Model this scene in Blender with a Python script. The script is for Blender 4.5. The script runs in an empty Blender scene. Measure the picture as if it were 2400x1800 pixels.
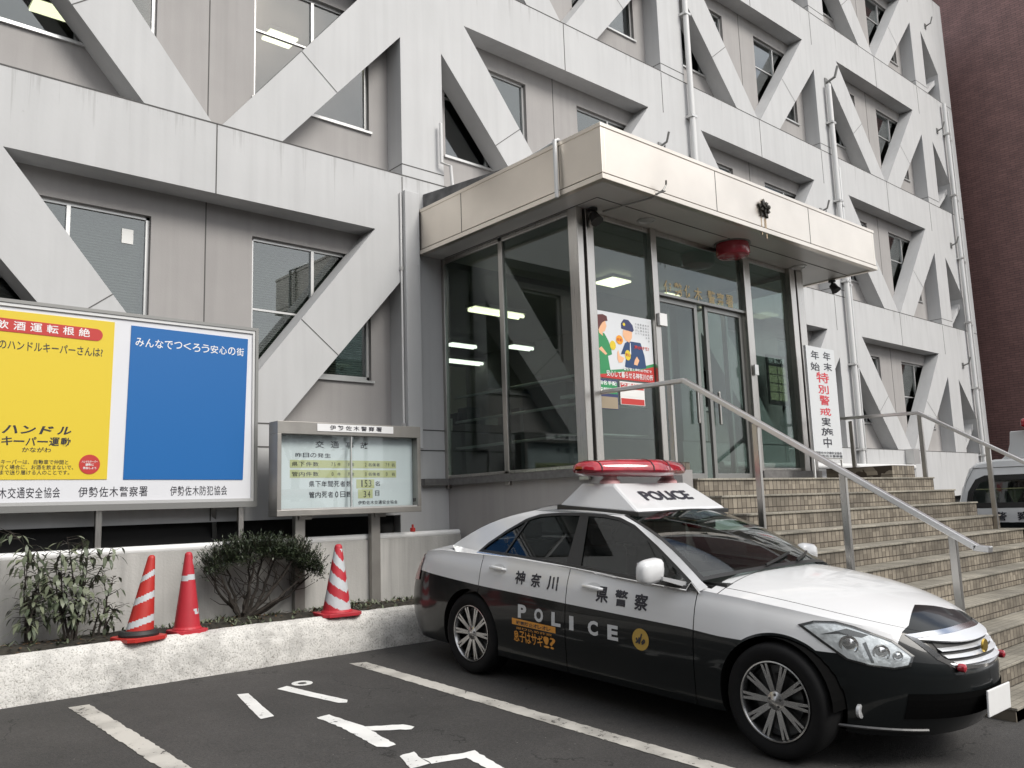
import bpy, bmesh, math, random
from mathutils import Vector, Matrix, noise
from mathutils.geometry import tessellate_polygon
R = math.radians
S = bpy.context.scene
COL = S.collection

# ---------------------------------------------------------------- camera
YAW, PIT, ROL = 0.7242, 0.1441, -0.0337
F_PX, EYE = 1986.3, 1.6566
cam_d = bpy.data.cameras.new("camera"); cam = bpy.data.objects.new("camera", cam_d); COL.objects.link(cam)
_fw = Vector((math.sin(YAW)*math.cos(PIT), math.cos(YAW)*math.cos(PIT), math.sin(PIT)))
_r = Vector((math.cos(YAW), -math.sin(YAW), 0)); _u = _r.cross(_fw)
_r2 = _r*math.cos(ROL) + _u*math.sin(ROL); _u2 = _r2.cross(_fw)
cam.matrix_world = Matrix(((_r2.x, _u2.x, -_fw.x, 0), (_r2.y, _u2.y, -_fw.y, 0), (_r2.z, _u2.z, -_fw.z, EYE), (0, 0, 0, 1)))
cam_d.sensor_fit = 'HORIZONTAL'; cam_d.sensor_width = 36; cam_d.lens = 36*F_PX/2400
cam_d.clip_start = 0.05; cam_d.clip_end = 2000
S.camera = cam

# ---------------------------------------------------------------- world and sun (soft light under broken cloud)
SUN_EL, SUN_AZ = 44, 166        # azimuth measured clockwise from +Y
world = bpy.data.worlds.new("World"); S.world = world; world.use_nodes = True
wt = world.node_tree; wn = wt.nodes; wl = wt.links; wn.clear()
wo = wn.new("ShaderNodeOutputWorld"); wb = wn.new("ShaderNodeBackground")
sky = wn.new("ShaderNodeTexSky"); sky.sky_type = 'NISHITA'; sky.sun_disc = False
sky.sun_elevation = R(SUN_EL); sky.sun_rotation = R(SUN_AZ); sky.air_density = 1; sky.dust_density = 3
tc = wn.new("ShaderNodeTexCoord"); nz = wn.new("ShaderNodeTexNoise")
nz.inputs["Scale"].default_value = 2.6; nz.inputs["Detail"].default_value = 7; nz.inputs["Roughness"].default_value = 0.55
rp = wn.new("ShaderNodeValToRGB"); rp.color_ramp.elements[0].position = 0.36; rp.color_ramp.elements[1].position = 0.55
mx = wn.new("ShaderNodeMix"); mx.data_type = 'RGBA'; mx.inputs["B"].default_value = (9.6, 9.7, 9.9, 1)
wl.new(tc.outputs["Generated"], nz.inputs["Vector"]); wl.new(nz.outputs["Fac"], rp.inputs["Fac"])
wl.new(rp.outputs["Color"], mx.inputs["Factor"]); wl.new(sky.outputs["Color"], mx.inputs["A"])
wl.new(mx.outputs["Result"], wb.inputs["Color"]); wb.inputs["Strength"].default_value = 0.1
wl.new(wb.outputs["Background"], wo.inputs["Surface"])
sun_d = bpy.data.lights.new("sun", 'SUN'); sun_d.energy = 1.85; sun_d.angle = R(24); sun_d.color = (1, .965, .91)
sun = bpy.data.objects.new("sun", sun_d); COL.objects.link(sun)
_sd = Vector((math.sin(R(SUN_AZ))*math.cos(R(SUN_EL)), math.cos(R(SUN_AZ))*math.cos(R(SUN_EL)), math.sin(R(SUN_EL))))
sun.rotation_euler = _sd.to_track_quat('Z', 'Y').to_euler(); sun.location = (0, -20, 30)
S.view_settings.view_transform = 'Standard'; S.view_settings.look = 'None'
S.view_settings.exposure = 0.6; S.view_settings.gamma = 1
S.cycles.max_bounces = 7; S.cycles.transparent_max_bounces = 12; S.cycles.caustics_reflective = False; S.cycles.caustics_refractive = False

# ---------------------------------------------------------------- materials
def lin(c):
    return tuple((v/12.92 if v <= .04045 else ((v+.055)/1.055)**2.4) for v in c)
def hexc(h):
    return lin(tuple(int(h[i:i+2], 16)/255 for i in (0, 2, 4)))
def mat(name, col, rough=.6, metal=0, spec=.5, coat=0, emit=None, es=1, noise_amt=0, nscale=6, bump=0, bscale=40, streak=0, trans=0, alpha=1):
    m = bpy.data.materials.new(name); m.use_nodes = True
    nt = m.node_tree; b = nt.nodes["Principled BSDF"]
    b.inputs["Base Color"].default_value = (*col, 1); b.inputs["Roughness"].default_value = rough
    b.inputs["Metallic"].default_value = metal; b.inputs["Specular IOR Level"].default_value = spec
    b.inputs["Coat Weight"].default_value = coat; b.inputs["Coat Roughness"].default_value = .04
    if trans: b.inputs["Transmission Weight"].default_value = trans
    if emit: b.inputs["Emission Color"].default_value = (*emit, 1); b.inputs["Emission Strength"].default_value = es
    tcn = nt.nodes.new("ShaderNodeTexCoord")
    if noise_amt or streak:
        last = None
        def layer(scale, vec, amt, prev, lo=.35, hi=.7, detail=5):
            mp = nt.nodes.new("ShaderNodeMapping"); mp.inputs["Scale"].default_value = vec
            n = nt.nodes.new("ShaderNodeTexNoise"); n.inputs["Scale"].default_value = scale; n.inputs["Detail"].default_value = detail
            nt.links.new(tcn.outputs["Object"], mp.inputs["Vector"]); nt.links.new(mp.outputs["Vector"], n.inputs["Vector"])
            mr = nt.nodes.new("ShaderNodeMapRange"); mr.inputs["From Min"].default_value = lo; mr.inputs["From Max"].default_value = hi
            mr.inputs["To Min"].default_value = 1-amt; mr.inputs["To Max"].default_value = 1
            nt.links.new(n.outputs["Fac"], mr.inputs["Value"])
            mm = nt.nodes.new("ShaderNodeMix"); mm.data_type = 'RGBA'; mm.blend_type = 'MULTIPLY'; mm.inputs["Factor"].default_value = 1
            if prev is None: mm.inputs["A"].default_value = (*col, 1)
            else: nt.links.new(prev, mm.inputs["A"])
            nt.links.new(mr.outputs["Result"], mm.inputs["B"])
            return mm.outputs["Result"]
        if noise_amt: last = layer(nscale, (1, 1, 1), noise_amt, last)
        if streak:
            last = layer(2.2, (2.5, 2.5, .22), streak, last, .4, .62)
            last = layer(1.1, (9, 9, .35), streak*.8, last, .38, .5, 3)
        nt.links.new(last, b.inputs["Base Color"])
    if bump:
        n = nt.nodes.new("ShaderNodeTexNoise"); n.inputs["Scale"].default_value = bscale; n.inputs["Detail"].default_value = 6
        nt.links.new(tcn.outputs["Object"], n.inputs["Vector"])
        bp = nt.nodes.new("ShaderNodeBump"); bp.inputs["Strength"].default_value = bump; bp.inputs["Distance"].default_value = .01
        nt.links.new(n.outputs["Fac"], bp.inputs["Height"]); nt.links.new(bp.outputs["Normal"], b.inputs["Normal"])
    return m
def glass_mat(name, tint=(.75, .8, .79), dark=.0, ior=1.5, rough=0):
    m = bpy.data.materials.new(name); m.use_nodes = True; nt = m.node_tree; nt.nodes.clear()
    o = nt.nodes.new("ShaderNodeOutputMaterial"); t = nt.nodes.new("ShaderNodeBsdfTransparent"); g = nt.nodes.new("ShaderNodeBsdfGlossy")
    t.inputs["Color"].default_value = (*tint, 1); g.inputs["Roughness"].default_value = rough; g.inputs["Color"].default_value = (.95, .97, .97, 1)
    lw = nt.nodes.new("ShaderNodeLayerWeight"); lw.inputs["Blend"].default_value = .5      # same from both sides of a thin pane
    pw = nt.nodes.new("ShaderNodeMath"); pw.operation = 'POWER'; pw.inputs[1].default_value = 4.2; nt.links.new(lw.outputs["Facing"], pw.inputs[0])
    f0 = ((ior-1)/(ior+1))**2*1.5; f = nt.nodes.new("ShaderNodeMath"); f.operation = 'MULTIPLY_ADD'; f.inputs[1].default_value = 1-f0; f.inputs[2].default_value = f0; nt.links.new(pw.outputs[0], f.inputs[0])
    mx = nt.nodes.new("ShaderNodeMixShader"); nt.links.new(f.outputs[0], mx.inputs[0]); nt.links.new(t.outputs[0], mx.inputs[1]); nt.links.new(g.outputs[0], mx.inputs[2])
    nt.links.new(mx.outputs[0], o.inputs[0]); return m
M = {}
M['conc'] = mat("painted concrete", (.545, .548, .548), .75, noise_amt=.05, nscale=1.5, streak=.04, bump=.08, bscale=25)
def stains(m, zref):
    nt = m.node_tree; b = nt.nodes["Principled BSDF"]; L = nt.links.new; src = b.inputs["Base Color"].links[0].from_socket
    tcn = nt.nodes.new("ShaderNodeTexCoord"); sp = nt.nodes.new("ShaderNodeSeparateXYZ"); L(tcn.outputs["Object"], sp.inputs[0])
    def mth(op, a, bb=None, c=None):
        n = nt.nodes.new("ShaderNodeMath"); n.operation = op
        for i, v in enumerate((a, bb, c)):
            if v is None: continue
            if isinstance(v, (int, float)): n.inputs[i].default_value = v
            else: L(v, n.inputs[i])
        return n.outputs[0]
    w = mth('MULTIPLY', mth('FRACT', mth('DIVIDE', mth('SUBTRACT', zref+31.3, sp.outputs[2]), 3.13)), 3.13)
    mp = nt.nodes.new("ShaderNodeMapping"); mp.inputs["Scale"].default_value = (5, 5, .15); L(tcn.outputs["Object"], mp.inputs["Vector"])
    n = nt.nodes.new("ShaderNodeTexNoise"); n.inputs["Scale"].default_value = 1.6; n.inputs["Detail"].default_value = 8; n.inputs["Roughness"].default_value = .7; L(mp.outputs["Vector"], n.inputs["Vector"])
    n2 = nt.nodes.new("ShaderNodeTexNoise"); n2.inputs["Scale"].default_value = .55; n2.inputs["Detail"].default_value = 3; L(tcn.outputs["Object"], n2.inputs["Vector"])
    ln = mth('MULTIPLY', mth('MAXIMUM', mth('SUBTRACT', n.outputs["Fac"], .53), 0), 6.5)          # how far each run reaches
    reach = mth('MAXIMUM', mth('SUBTRACT', mth('MULTIPLY', ln, mth('MULTIPLY', n2.outputs["Fac"], 1.5)), w), 0)
    k = mth('MINIMUM', mth('MULTIPLY', reach, .8), .26)
    # small scuffs and patched spots
    n3 = nt.nodes.new("ShaderNodeTexNoise"); n3.inputs["Scale"].default_value = 7; n3.inputs["Detail"].default_value = 9; n3.inputs["Roughness"].default_value = .8; L(tcn.outputs["Object"], n3.inputs["Vector"])
    k = mth('ADD', k, mth('MINIMUM', mth('MULTIPLY', mth('MAXIMUM', mth('SUBTRACT', n3.outputs["Fac"], .66), 0), 4), .3))
    mm = nt.nodes.new("ShaderNodeMix"); mm.data_type = 'RGBA'; L(k, mm.inputs["Factor"]); L(src, mm.inputs["A"]); mm.inputs["B"].default_value = (.17, .165, .15, 1); L(mm.outputs["Result"], b.inputs["Base Color"])
stains(M['conc'], 5.74-.4)
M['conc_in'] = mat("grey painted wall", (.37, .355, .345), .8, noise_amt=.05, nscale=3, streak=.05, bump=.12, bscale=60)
M['joint'] = mat("joint sealant", (.10, .098, .094), .9)
M['alu'] = mat("window aluminium", (.62, .62, .61), .35, .6)
M['alu_dk'] = mat("grey aluminium", (.26, .26, .25), .4, .6)
M['room'] = mat("office interior", (.20, .20, .19), .9, noise_amt=.3, nscale=2)
M['room_ceil'] = mat("office ceiling", (.34, .35, .34), .9)
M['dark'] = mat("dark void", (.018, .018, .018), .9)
M['blind'] = mat("blind slats", (.22, .23, .19), .6)
M['lamp'] = mat("fluorescent tube", (1, 1, .9), .5, emit=(1, .95, .62), es=2.6)
M['lampw'] = mat("white fluorescent tube", (1, 1, 1), .5, emit=(1, .98, .85), es=2.2)
M['white'] = mat("white paint", (.78, .78, .77), .5, noise_amt=.05, nscale=8)
M['wall_low'] = mat("white garden wall", (.50, .49, .465), .85, noise_amt=.12, nscale=2.5, streak=.16, bump=.25, bscale=50)
M['paper'] = mat("paper", (.75, .75, .73), .7)
M['glass'] = glass_mat("window glass", (.62, .66, .65), ior=1.85)
M['glass_e'] = glass_mat("entrance glass", (.60, .66, .64), ior=1.5)
M['black'] = mat("black rubber", (.02, .02, .02), .6)
M['pipe'] = mat("painted pipe", (.66, .66, .65), .4)
M['rust'] = mat("dark bronze", (.09, .085, .075), .45, .7, noise_amt=.4, nscale=30)
M['red_lamp'] = mat("red lamp lens", (.42, .03, .05), .25, coat=.6)
def steel(name, col, rough, brushed=True, axis=(1, 1, 60)):
    m = mat(name, col, rough, 1, noise_amt=.14, nscale=1.3)
    nt = m.node_tree; b = nt.nodes["Principled BSDF"]; tcn = nt.nodes.new("ShaderNodeTexCoord")
    mp = nt.nodes.new("ShaderNodeMapping"); mp.inputs["Scale"].default_value = axis
    n = nt.nodes.new("ShaderNodeTexNoise"); n.inputs["Scale"].default_value = 3; n.inputs["Detail"].default_value = 4
    nt.links.new(tcn.outputs["Object"], mp.inputs["Vector"]); nt.links.new(mp.outputs["Vector"], n.inputs["Vector"])
    mr = nt.nodes.new("ShaderNodeMapRange"); mr.inputs["To Min"].default_value = rough-.07; mr.inputs["To Max"].default_value = rough+.1
    nt.links.new(n.outputs["Fac"], mr.inputs["Value"]); nt.links.new(mr.outputs["Result"], b.inputs["Roughness"])
    return m
M['steel_f'] = steel("warm stainless fascia", (.80, .735, .65), .33)  # warmth of reflected sunlight is put into the steel colour
M['steel_f'].node_tree.nodes['Principled BSDF'].inputs['Metallic'].default_value = .93
M['steel'] = steel("stainless post", (.52, .50, .47), .28, axis=(40, 40, 1))
M['steel_rail'] = steel("stainless rail", (.78, .77, .76), .34, axis=(1, 30, 1))
M['soffit'] = mat("metal soffit", (.62, .61, .59), .4, .2, noise_amt=.08, nscale=2)
# asphalt
def asphalt():
    m = bpy.data.materials.new("asphalt"); m.use_nodes = True; nt = m.node_tree; b = nt.nodes["Principled BSDF"]
    tcn = nt.nodes.new("ShaderNodeTexCoord")
    def N(scale, det=6, ro=.6):
        n = nt.nodes.new("ShaderNodeTexNoise"); n.inputs["Scale"].default_value = scale; n.inputs["Detail"].default_value = det; n.inputs["Roughness"].default_value = ro
        nt.links.new(tcn.outputs["Object"], n.inputs["Vector"]); return n
    big = N(.7); fine = N(120, 3); mid = N(9, 8, .7)
    r1 = nt.nodes.new("ShaderNodeValToRGB"); e = r1.color_ramp.elements
    e[0].color = (.038, .0365, .035, 1); e[0].position = .3; e[1].color = (.070, .066, .063, 1); e[1].position = .72
    nt.links.new(big.outputs["Fac"], r1.inputs["Fac"])
    mm = nt.nodes.new("ShaderNodeMix"); mm.data_type = 'RGBA'; mm.blend_type = 'MULTIPLY'; mm.inputs["Factor"].default_value = .55
    r2 = nt.nodes.new("ShaderNodeValToRGB"); r2.color_ramp.elements[0].position = .36; r2.color_ramp.elements[0].color = (.2, .2, .2, 1); r2.color_ramp.elements[1].position = .60
    nt.links.new(fine.outputs["Fac"], r2.inputs["Fac"]); nt.links.new(r1.outputs["Color"], mm.inputs["A"]); nt.links.new(r2.outputs["Color"], mm.inputs["B"])
    # pale specks of grit
    vo = nt.nodes.new("ShaderNodeTexVoronoi"); vo.inputs["Scale"].default_value = 16; nt.links.new(tcn.outputs["Object"], vo.inputs["Vector"])
    lt = nt.nodes.new("ShaderNodeMath"); lt.operation = 'LESS_THAN'; lt.inputs[1].default_value = .07; nt.links.new(vo.outputs["Distance"], lt.inputs[0])
    g2 = nt.nodes.new("ShaderNodeMath"); g2.operation = 'GREATER_THAN'; g2.inputs[1].default_value = .56; nt.links.new(mid.outputs["Fac"], g2.inputs[0])
    ml = nt.nodes.new("ShaderNodeMath"); ml.operation = 'MULTIPLY'; nt.links.new(lt.outputs[0], ml.inputs[0]); nt.links.new(g2.outputs[0], ml.inputs[1])
    ms = nt.nodes.new("ShaderNodeMix"); ms.data_type = 'RGBA'; nt.links.new(ml.outputs[0], ms.inputs["Factor"]); nt.links.new(mm.outputs["Result"], ms.inputs["A"]); ms.inputs["B"].default_value = (.2, .19, .18, 1)
    def mth(op, a_, b_=None):
        n = nt.nodes.new("ShaderNodeMath"); n.operation = op
        for i, v in enumerate((a_, b_)):
            if v is None: continue
            if isinstance(v, (int, float)): n.inputs[i].default_value = v
            else: nt.links.new(v, n.inputs[i])
        return n.outputs[0]
    agg = N(48, 2); blot = N(2.1, 4, .6); wob = N(3.5, 5)
    vc = nt.nodes.new("ShaderNodeTexVoronoi"); vc.feature = 'DISTANCE_TO_EDGE'; vc.inputs["Scale"].default_value = .55
    va = nt.nodes.new("ShaderNodeVectorMath"); va.operation = 'MULTIPLY_ADD'; nt.links.new(wob.outputs["Color"], va.inputs[0]); va.inputs[1].default_value = (.5, .5, .5); nt.links.new(tcn.outputs["Object"], va.inputs[2]); nt.links.new(va.outputs[0], vc.inputs["Vector"])
    crack = mth('MULTIPLY', mth('LESS_THAN', vc.outputs["Distance"], .0035), mth('GREATER_THAN', blot.outputs["Fac"], .50))
    tone = mth('ADD', mth('MULTIPLY', agg.outputs["Fac"], .9), mth('MULTIPLY', blot.outputs["Fac"], .55))       # about .72 on average
    tone = mth('MULTIPLY', mth('ADD', tone, .28), mth('SUBTRACT', 1.0, mth('MULTIPLY', crack, .6)))
    oil = mth('SUBTRACT', 1.0, mth('MULTIPLY', mth('MINIMUM', mth('MULTIPLY', mth('MAXIMUM', mth('SUBTRACT', mid.outputs["Fac"], .62), 0), 12), 1), .4))
    fin = nt.nodes.new("ShaderNodeMix"); fin.data_type = 'RGBA'; fin.blend_type = 'MULTIPLY'; fin.inputs["Factor"].default_value = 1; nt.links.new(ms.outputs["Result"], fin.inputs["A"]); nt.links.new(mth('MULTIPLY', tone, oil), fin.inputs["B"])
    nt.links.new(fin.outputs["Result"], b.inputs["Base Color"]); b.inputs["Roughness"].default_value = .82
    bp = nt.nodes.new("ShaderNodeBump"); bp.inputs["Strength"].default_value = .5; bp.inputs["Distance"].default_value = .006
    nt.links.new(fine.outputs["Fac"], bp.inputs["Height"]); nt.links.new(bp.outputs["Normal"], b.inputs["Normal"])
    return m
M['asphalt'] = asphalt()
def worn_paint(name, col, wear=.5, scale=14, dirty=.25):
    m = bpy.data.materials.new(name); m.use_nodes = True; nt = m.node_tree; b = nt.nodes["Principled BSDF"]; out = nt.nodes["Material Output"]
    tcn = nt.nodes.new("ShaderNodeTexCoord")
    n = nt.nodes.new("ShaderNodeTexNoise"); n.inputs["Scale"].default_value = scale; n.inputs["Detail"].default_value = 10; n.inputs["Roughness"].default_value = .75
    nt.links.new(tcn.outputs["Object"], n.inputs["Vector"])
    n2 = nt.nodes.new("ShaderNodeTexNoise"); n2.inputs["Scale"].default_value = 3; n2.inputs["Detail"].default_value = 5
    nt.links.new(tcn.outputs["Object"], n2.inputs["Vector"])
    c = nt.nodes.new("ShaderNodeValToRGB"); c.color_ramp.elements[0].color = (*[v*(1-dirty) for v in col], 1); c.color_ramp.elements[1].color = (*col, 1)
    c.color_ramp.elements[0].position = .4; c.color_ramp.elements[1].position = .6
    nt.links.new(n2.outputs["Fac"], c.inputs["Fac"]); nt.links.new(c.outputs["Color"], b.inputs["Base Color"]); b.inputs["Roughness"].default_value = .7
    ad = nt.nodes.new("ShaderNodeMath"); ad.operation = 'ADD'; sc = nt.nodes.new("ShaderNodeMath"); sc.operation = 'MULTIPLY'; sc.inputs[1].default_value = .35
    nt.links.new(n2.outputs["Fac"], sc.inputs[0]); nt.links.new(n.outputs["Fac"], ad.inputs[0]); nt.links.new(sc.outputs[0], ad.inputs[1])
    gt = nt.nodes.new("ShaderNodeMath"); gt.operation = 'GREATER_THAN'; gt.inputs[1].default_value = wear; nt.links.new(ad.outputs[0], gt.inputs[0])
    t = nt.nodes.new("ShaderNodeBsdfTransparent"); mx = nt.nodes.new("ShaderNodeMixShader")
    nt.links.new(gt.outputs[0], mx.inputs[0]); nt.links.new(t.outputs[0], mx.inputs[1]); nt.links.new(b.outputs[0], mx.inputs[2]); nt.links.new(mx.outputs[0], out.inputs[0])
    return m
M['line_old'] = worn_paint("worn road paint", (.50, .48, .44), .575, 22, .35)
M['line_new'] = worn_paint("road letter paint", (.74, .74, .72), .545, 26, .15)
def tile_mat(name, axis, col1, col2, mortar, sx, sz, off=0, msize=.006, blot=.6):
    """ tiles laid on a plane: axis 'xz' or 'xy' or 'yz' in object space, tile sx wide, sz high """
    m = bpy.data.materials.new(name); m.use_nodes = True; nt = m.node_tree; b = nt.nodes["Principled BSDF"]
    tcn = nt.nodes.new("ShaderNodeTexCoord"); sp = nt.nodes.new("ShaderNodeSeparateXYZ"); cb = nt.nodes.new("ShaderNodeCombineXYZ")
    nt.links.new(tcn.outputs["Object"], sp.inputs[0])
    idx = {'x': 0, 'y': 1, 'z': 2}
    nt.links.new(sp.outputs[idx[axis[0]]], cb.inputs[0]); nt.links.new(sp.outputs[idx[axis[1]]], cb.inputs[1])
    br = nt.nodes.new("ShaderNodeTexBrick"); br.offset = off; br.inputs["Scale"].default_value = 1
    br.inputs["Brick Width"].default_value = sx; br.inputs["Row Height"].default_value = sz; br.inputs["Mortar Size"].default_value = msize
    br.inputs["Mortar Smooth"].default_value = .1
    br.inputs["Color1"].default_value = (*col1, 1); br.inputs["Color2"].default_value = (*col2, 1); br.inputs["Mortar"].default_value = (*mortar, 1)
    nt.links.new(cb.outputs[0], br.inputs["Vector"])
    n = nt.nodes.new("ShaderNodeTexNoise"); n.inputs["Scale"].default_value = 2.3; n.inputs["Detail"].default_value = 8; nt.links.new(tcn.outputs["Object"], n.inputs["Vector"])
    mr = nt.nodes.new("ShaderNodeMapRange"); mr.inputs["From Min"].default_value = .35; mr.inputs["From Max"].default_value = .65; mr.inputs["To Min"].default_value = blot; mr.inputs["To Max"].default_value = 1.1
    nt.links.new(n.outputs["Fac"], mr.inputs["Value"])
    mm = nt.nodes.new("ShaderNodeMix"); mm.data_type = 'RGBA'; mm.blend_type = 'MULTIPLY'; mm.inputs["Factor"].default_value = 1
    nt.links.new(br.outputs["Color"], mm.inputs["A"]); nt.links.new(mr.outputs["Result"], mm.inputs["B"]); nt.links.new(mm.outputs["Result"], b.inputs["Base Color"])
    b.inputs["Roughness"].default_value = .55
    bp = nt.nodes.new("ShaderNodeBump"); bp.inputs["Strength"].default_value = .6; bp.inputs["Distance"].default_value = .004; bp.invert = True
    nt.links.new(br.outputs["Fac"], bp.inputs["Height"]); nt.links.new(bp.outputs["Normal"], b.inputs["Normal"])
    return m
M['riser'] = tile_mat("riser tiles", 'xz', (.33, .29, .225), (.25, .225, .175), (.035, .032, .028), .095, .11, msize=.008)
M['tread'] = tile_mat("tread tiles", 'xy', (.33, .305, .25), (.29, .268, .22), (.19, .172, .14), .095, .055, msize=.004)
M['brick'] = tile_mat("dark red wall tiles", 'yz', (.225, .118, .108), (.178, .092, .084), (.105, .064, .06), .23, .065, .5, .008, blot=.86)

# ---------------------------------------------------------------- mesh helpers
class MB:
    def __init__(s): s.v = []; s.f = []; s.m = []
    def add(s, vs, fs, mi=0):
        o = len(s.v); s.v += [tuple(v) for v in vs]; s.f += [tuple(i+o for i in f) for f in fs]; s.m += [mi]*len(fs); return s
    def box(s, a, b, mi=0):
        x0, y0, z0 = (min(a[i], b[i]) for i in range(3)); x1, y1, z1 = (max(a[i], b[i]) for i in range(3))
        return s.add([(x0, y0, z0), (x1, y0, z0), (x1, y1, z0), (x0, y1, z0), (x0, y0, z1), (x1, y0, z1), (x1, y1, z1), (x0, y1, z1)],
                     [(0, 3, 2, 1), (4, 5, 6, 7), (0, 1, 5, 4), (1, 2, 6, 5), (2, 3, 7, 6), (3, 0, 4, 7)], mi)
    def prism(s, pts, fn0, fn1, mi=0):
        """ 2D polygon pts, mapped by fn0 and fn1 to the two faces """
        n = len(pts); tri = tessellate_polygon([[Vector((p[0], p[1], 0)) for p in pts]])
        vs = [fn0(*p) for p in pts]+[fn1(*p) for p in pts]
        fs = [tuple(t) for t in tri]+[tuple(i+n for i in reversed(t)) for t in tri]+[(i, i+n, (i+1) % n+n, (i+1) % n) for i in range(n)]
        return s.add(vs, fs, mi)
    def xz(s, pts, y0, y1, mi=0): return s.prism(pts, lambda x, z: (x, y0, z), lambda x, z: (x, y1, z), mi)
    def yz(s, pts, x0, x1, mi=0): return s.prism(pts, lambda y, z: (x0, y, z), lambda y, z: (x1, y, z), mi)
    def xy(s, pts, z0, z1, mi=0): return s.prism(pts, lambda x, y: (x, y, z0), lambda x, y: (x, y, z1), mi)
    def flat(s, pts3, mi=0):
        tri = tessellate_polygon([[Vector(p) for p in pts3]]); return s.add(pts3, [tuple(t) for t in tri], mi)
    def tube(s, path, r, seg=10, mi=0, cap=True):
        path = [Vector(p) for p in path]; n = len(path); rs = r if isinstance(r, (list, tuple)) else [r]*n
        vs = []; up = None
        for i, p in enumerate(path):
            t = (path[min(i+1, n-1)]-path[max(i-1, 0)]).normalized()
            if up is None: up = Vector((0, 0, 1)) if abs(t.z) < .9 else Vector((1, 0, 0))
            a = t.cross(up).normalized(); b = a.cross(t).normalized(); up = b
            for k in range(seg):
                an = 2*math.pi*k/seg; vs.append(p+a*math.cos(an)*rs[i]+b*math.sin(an)*rs[i])
        fs = [(i*seg+k, i*seg+(k+1) % seg, (i+1)*seg+(k+1) % seg, (i+1)*seg+k) for i in range(n-1) for k in range(seg)]
        if cap: fs += [tuple(range(seg-1, -1, -1)), tuple((n-1)*seg+k for k in range(seg))]
        return s.add(vs, fs, mi)
    def bar(s, a, b, w, h, mi=0, up=(0, 0, 1)):
        a, b = Vector(a), Vector(b); t = (b-a).normalized(); u = Vector(up)
        if abs(t.dot(u)) > .98: u = Vector((0, 1, 0))
        x = t.cross(u).normalized()*w/2; y = x.normalized().cross(t).normalized()*h/2
        vs = [a-x-y, a+x-y, a+x+y, a-x+y, b-x-y, b+x-y, b+x+y, b-x+y]
        return s.add(vs, [(0, 1, 2, 3), (7, 6, 5, 4), (0, 4, 5, 1), (1, 5, 6, 2), (2, 6, 7, 3), (3, 7, 4, 0)], mi)
    def lathe(s, prof, c=(0, 0, 0), seg=24, axis='z', mi=0, cap=True):
        vs = []; n = len(prof)
        for r_, h in prof:
            for k in range(seg):
                an = 2*math.pi*k/seg; a, b = r_*math.cos(an), r_*math.sin(an)
                p = {'z': (a, b, h), 'x': (h, a, b), 'y': (a, h, b)}[axis]; vs.append((p[0]+c[0], p[1]+c[1], p[2]+c[2]))
        fs = [(i*seg+k, i*seg+(k+1) % seg, (i+1)*seg+(k+1) % seg, (i+1)*seg+k) for i in range(n-1) for k in range(seg)]
        if cap: fs += [tuple(range(seg-1, -1, -1)), tuple((n-1)*seg+k for k in range(seg))]
        return s.add(vs, fs, mi)
    def grid(s, fn, us, vs_, mi=0, mifn=None, flip=False):
        o = len(s.v); nu, nv = len(us), len(vs_)
        for u in us:
            for v in vs_: s.v.append(tuple(fn(u, v)))
        for i in range(nu-1):
            for j in range(nv-1):
                q = (o+i*nv+j, o+(i+1)*nv+j, o+(i+1)*nv+j+1, o+i*nv+j+1)
                s.f.append(q[::-1] if flip else q); s.m.append(mifn(i, j) if mifn else mi)
        return s
    def build(s, name, mats, parent=None, smooth=False, local=False, loc=None, angle=35, bevel=0):
        me = bpy.data.meshes.new(name)
        off = Vector((0, 0, 0))
        if parent is not None and not local:
            off = parent.get('_o') and Vector(parent['_o']) or Vector((0, 0, 0))
        if loc is not None and not local: off = Vector(loc)
        me.from_pydata([Vector(v)-off for v in s.v], [], s.f)
        for m_ in (mats if isinstance(mats, (list, tuple)) else [mats]): me.materials.append(M[m_] if isinstance(m_, str) else m_)
        if any(s.m): me.polygons.foreach_set("material_index", s.m)
        if smooth:
            me.polygons.foreach_set("use_smooth", [True]*len(me.polygons))
            me.set_sharp_from_angle(angle=R(angle))
        me.update(); me.validate()
        o = bpy.data.objects.new(name, me); COL.objects.link(o)
        if parent is not None: o.parent = parent
        if parent is not None and not local: o['_o'] = list(off)
        elif loc is not None: o.location = loc; o['_o'] = list(loc)
        if bevel:
            bv = o.modifiers.new("bevel", 'BEVEL'); bv.width = bevel; bv.segments = 2; bv.limit_method = 'ANGLE'; bv.angle_limit = R(50)
        return o
def tag(o, label=None, cat=None, group=None, kind=None):
    if label: o['label'] = label
    if cat: o['category'] = cat
    if group: o['group'] = group
    if kind: o['kind'] = kind
    return o
def thing(name, label, cat, loc=(0, 0, 0), group=None):
    o = bpy.data.objects.new(name, None); COL.objects.link(o); o.location = loc; o['_o'] = list(loc); o.empty_display_size = .2
    return tag(o, label, cat, group)
def struct(o): o['kind'] = 'structure'; return o
_tc = {}
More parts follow.
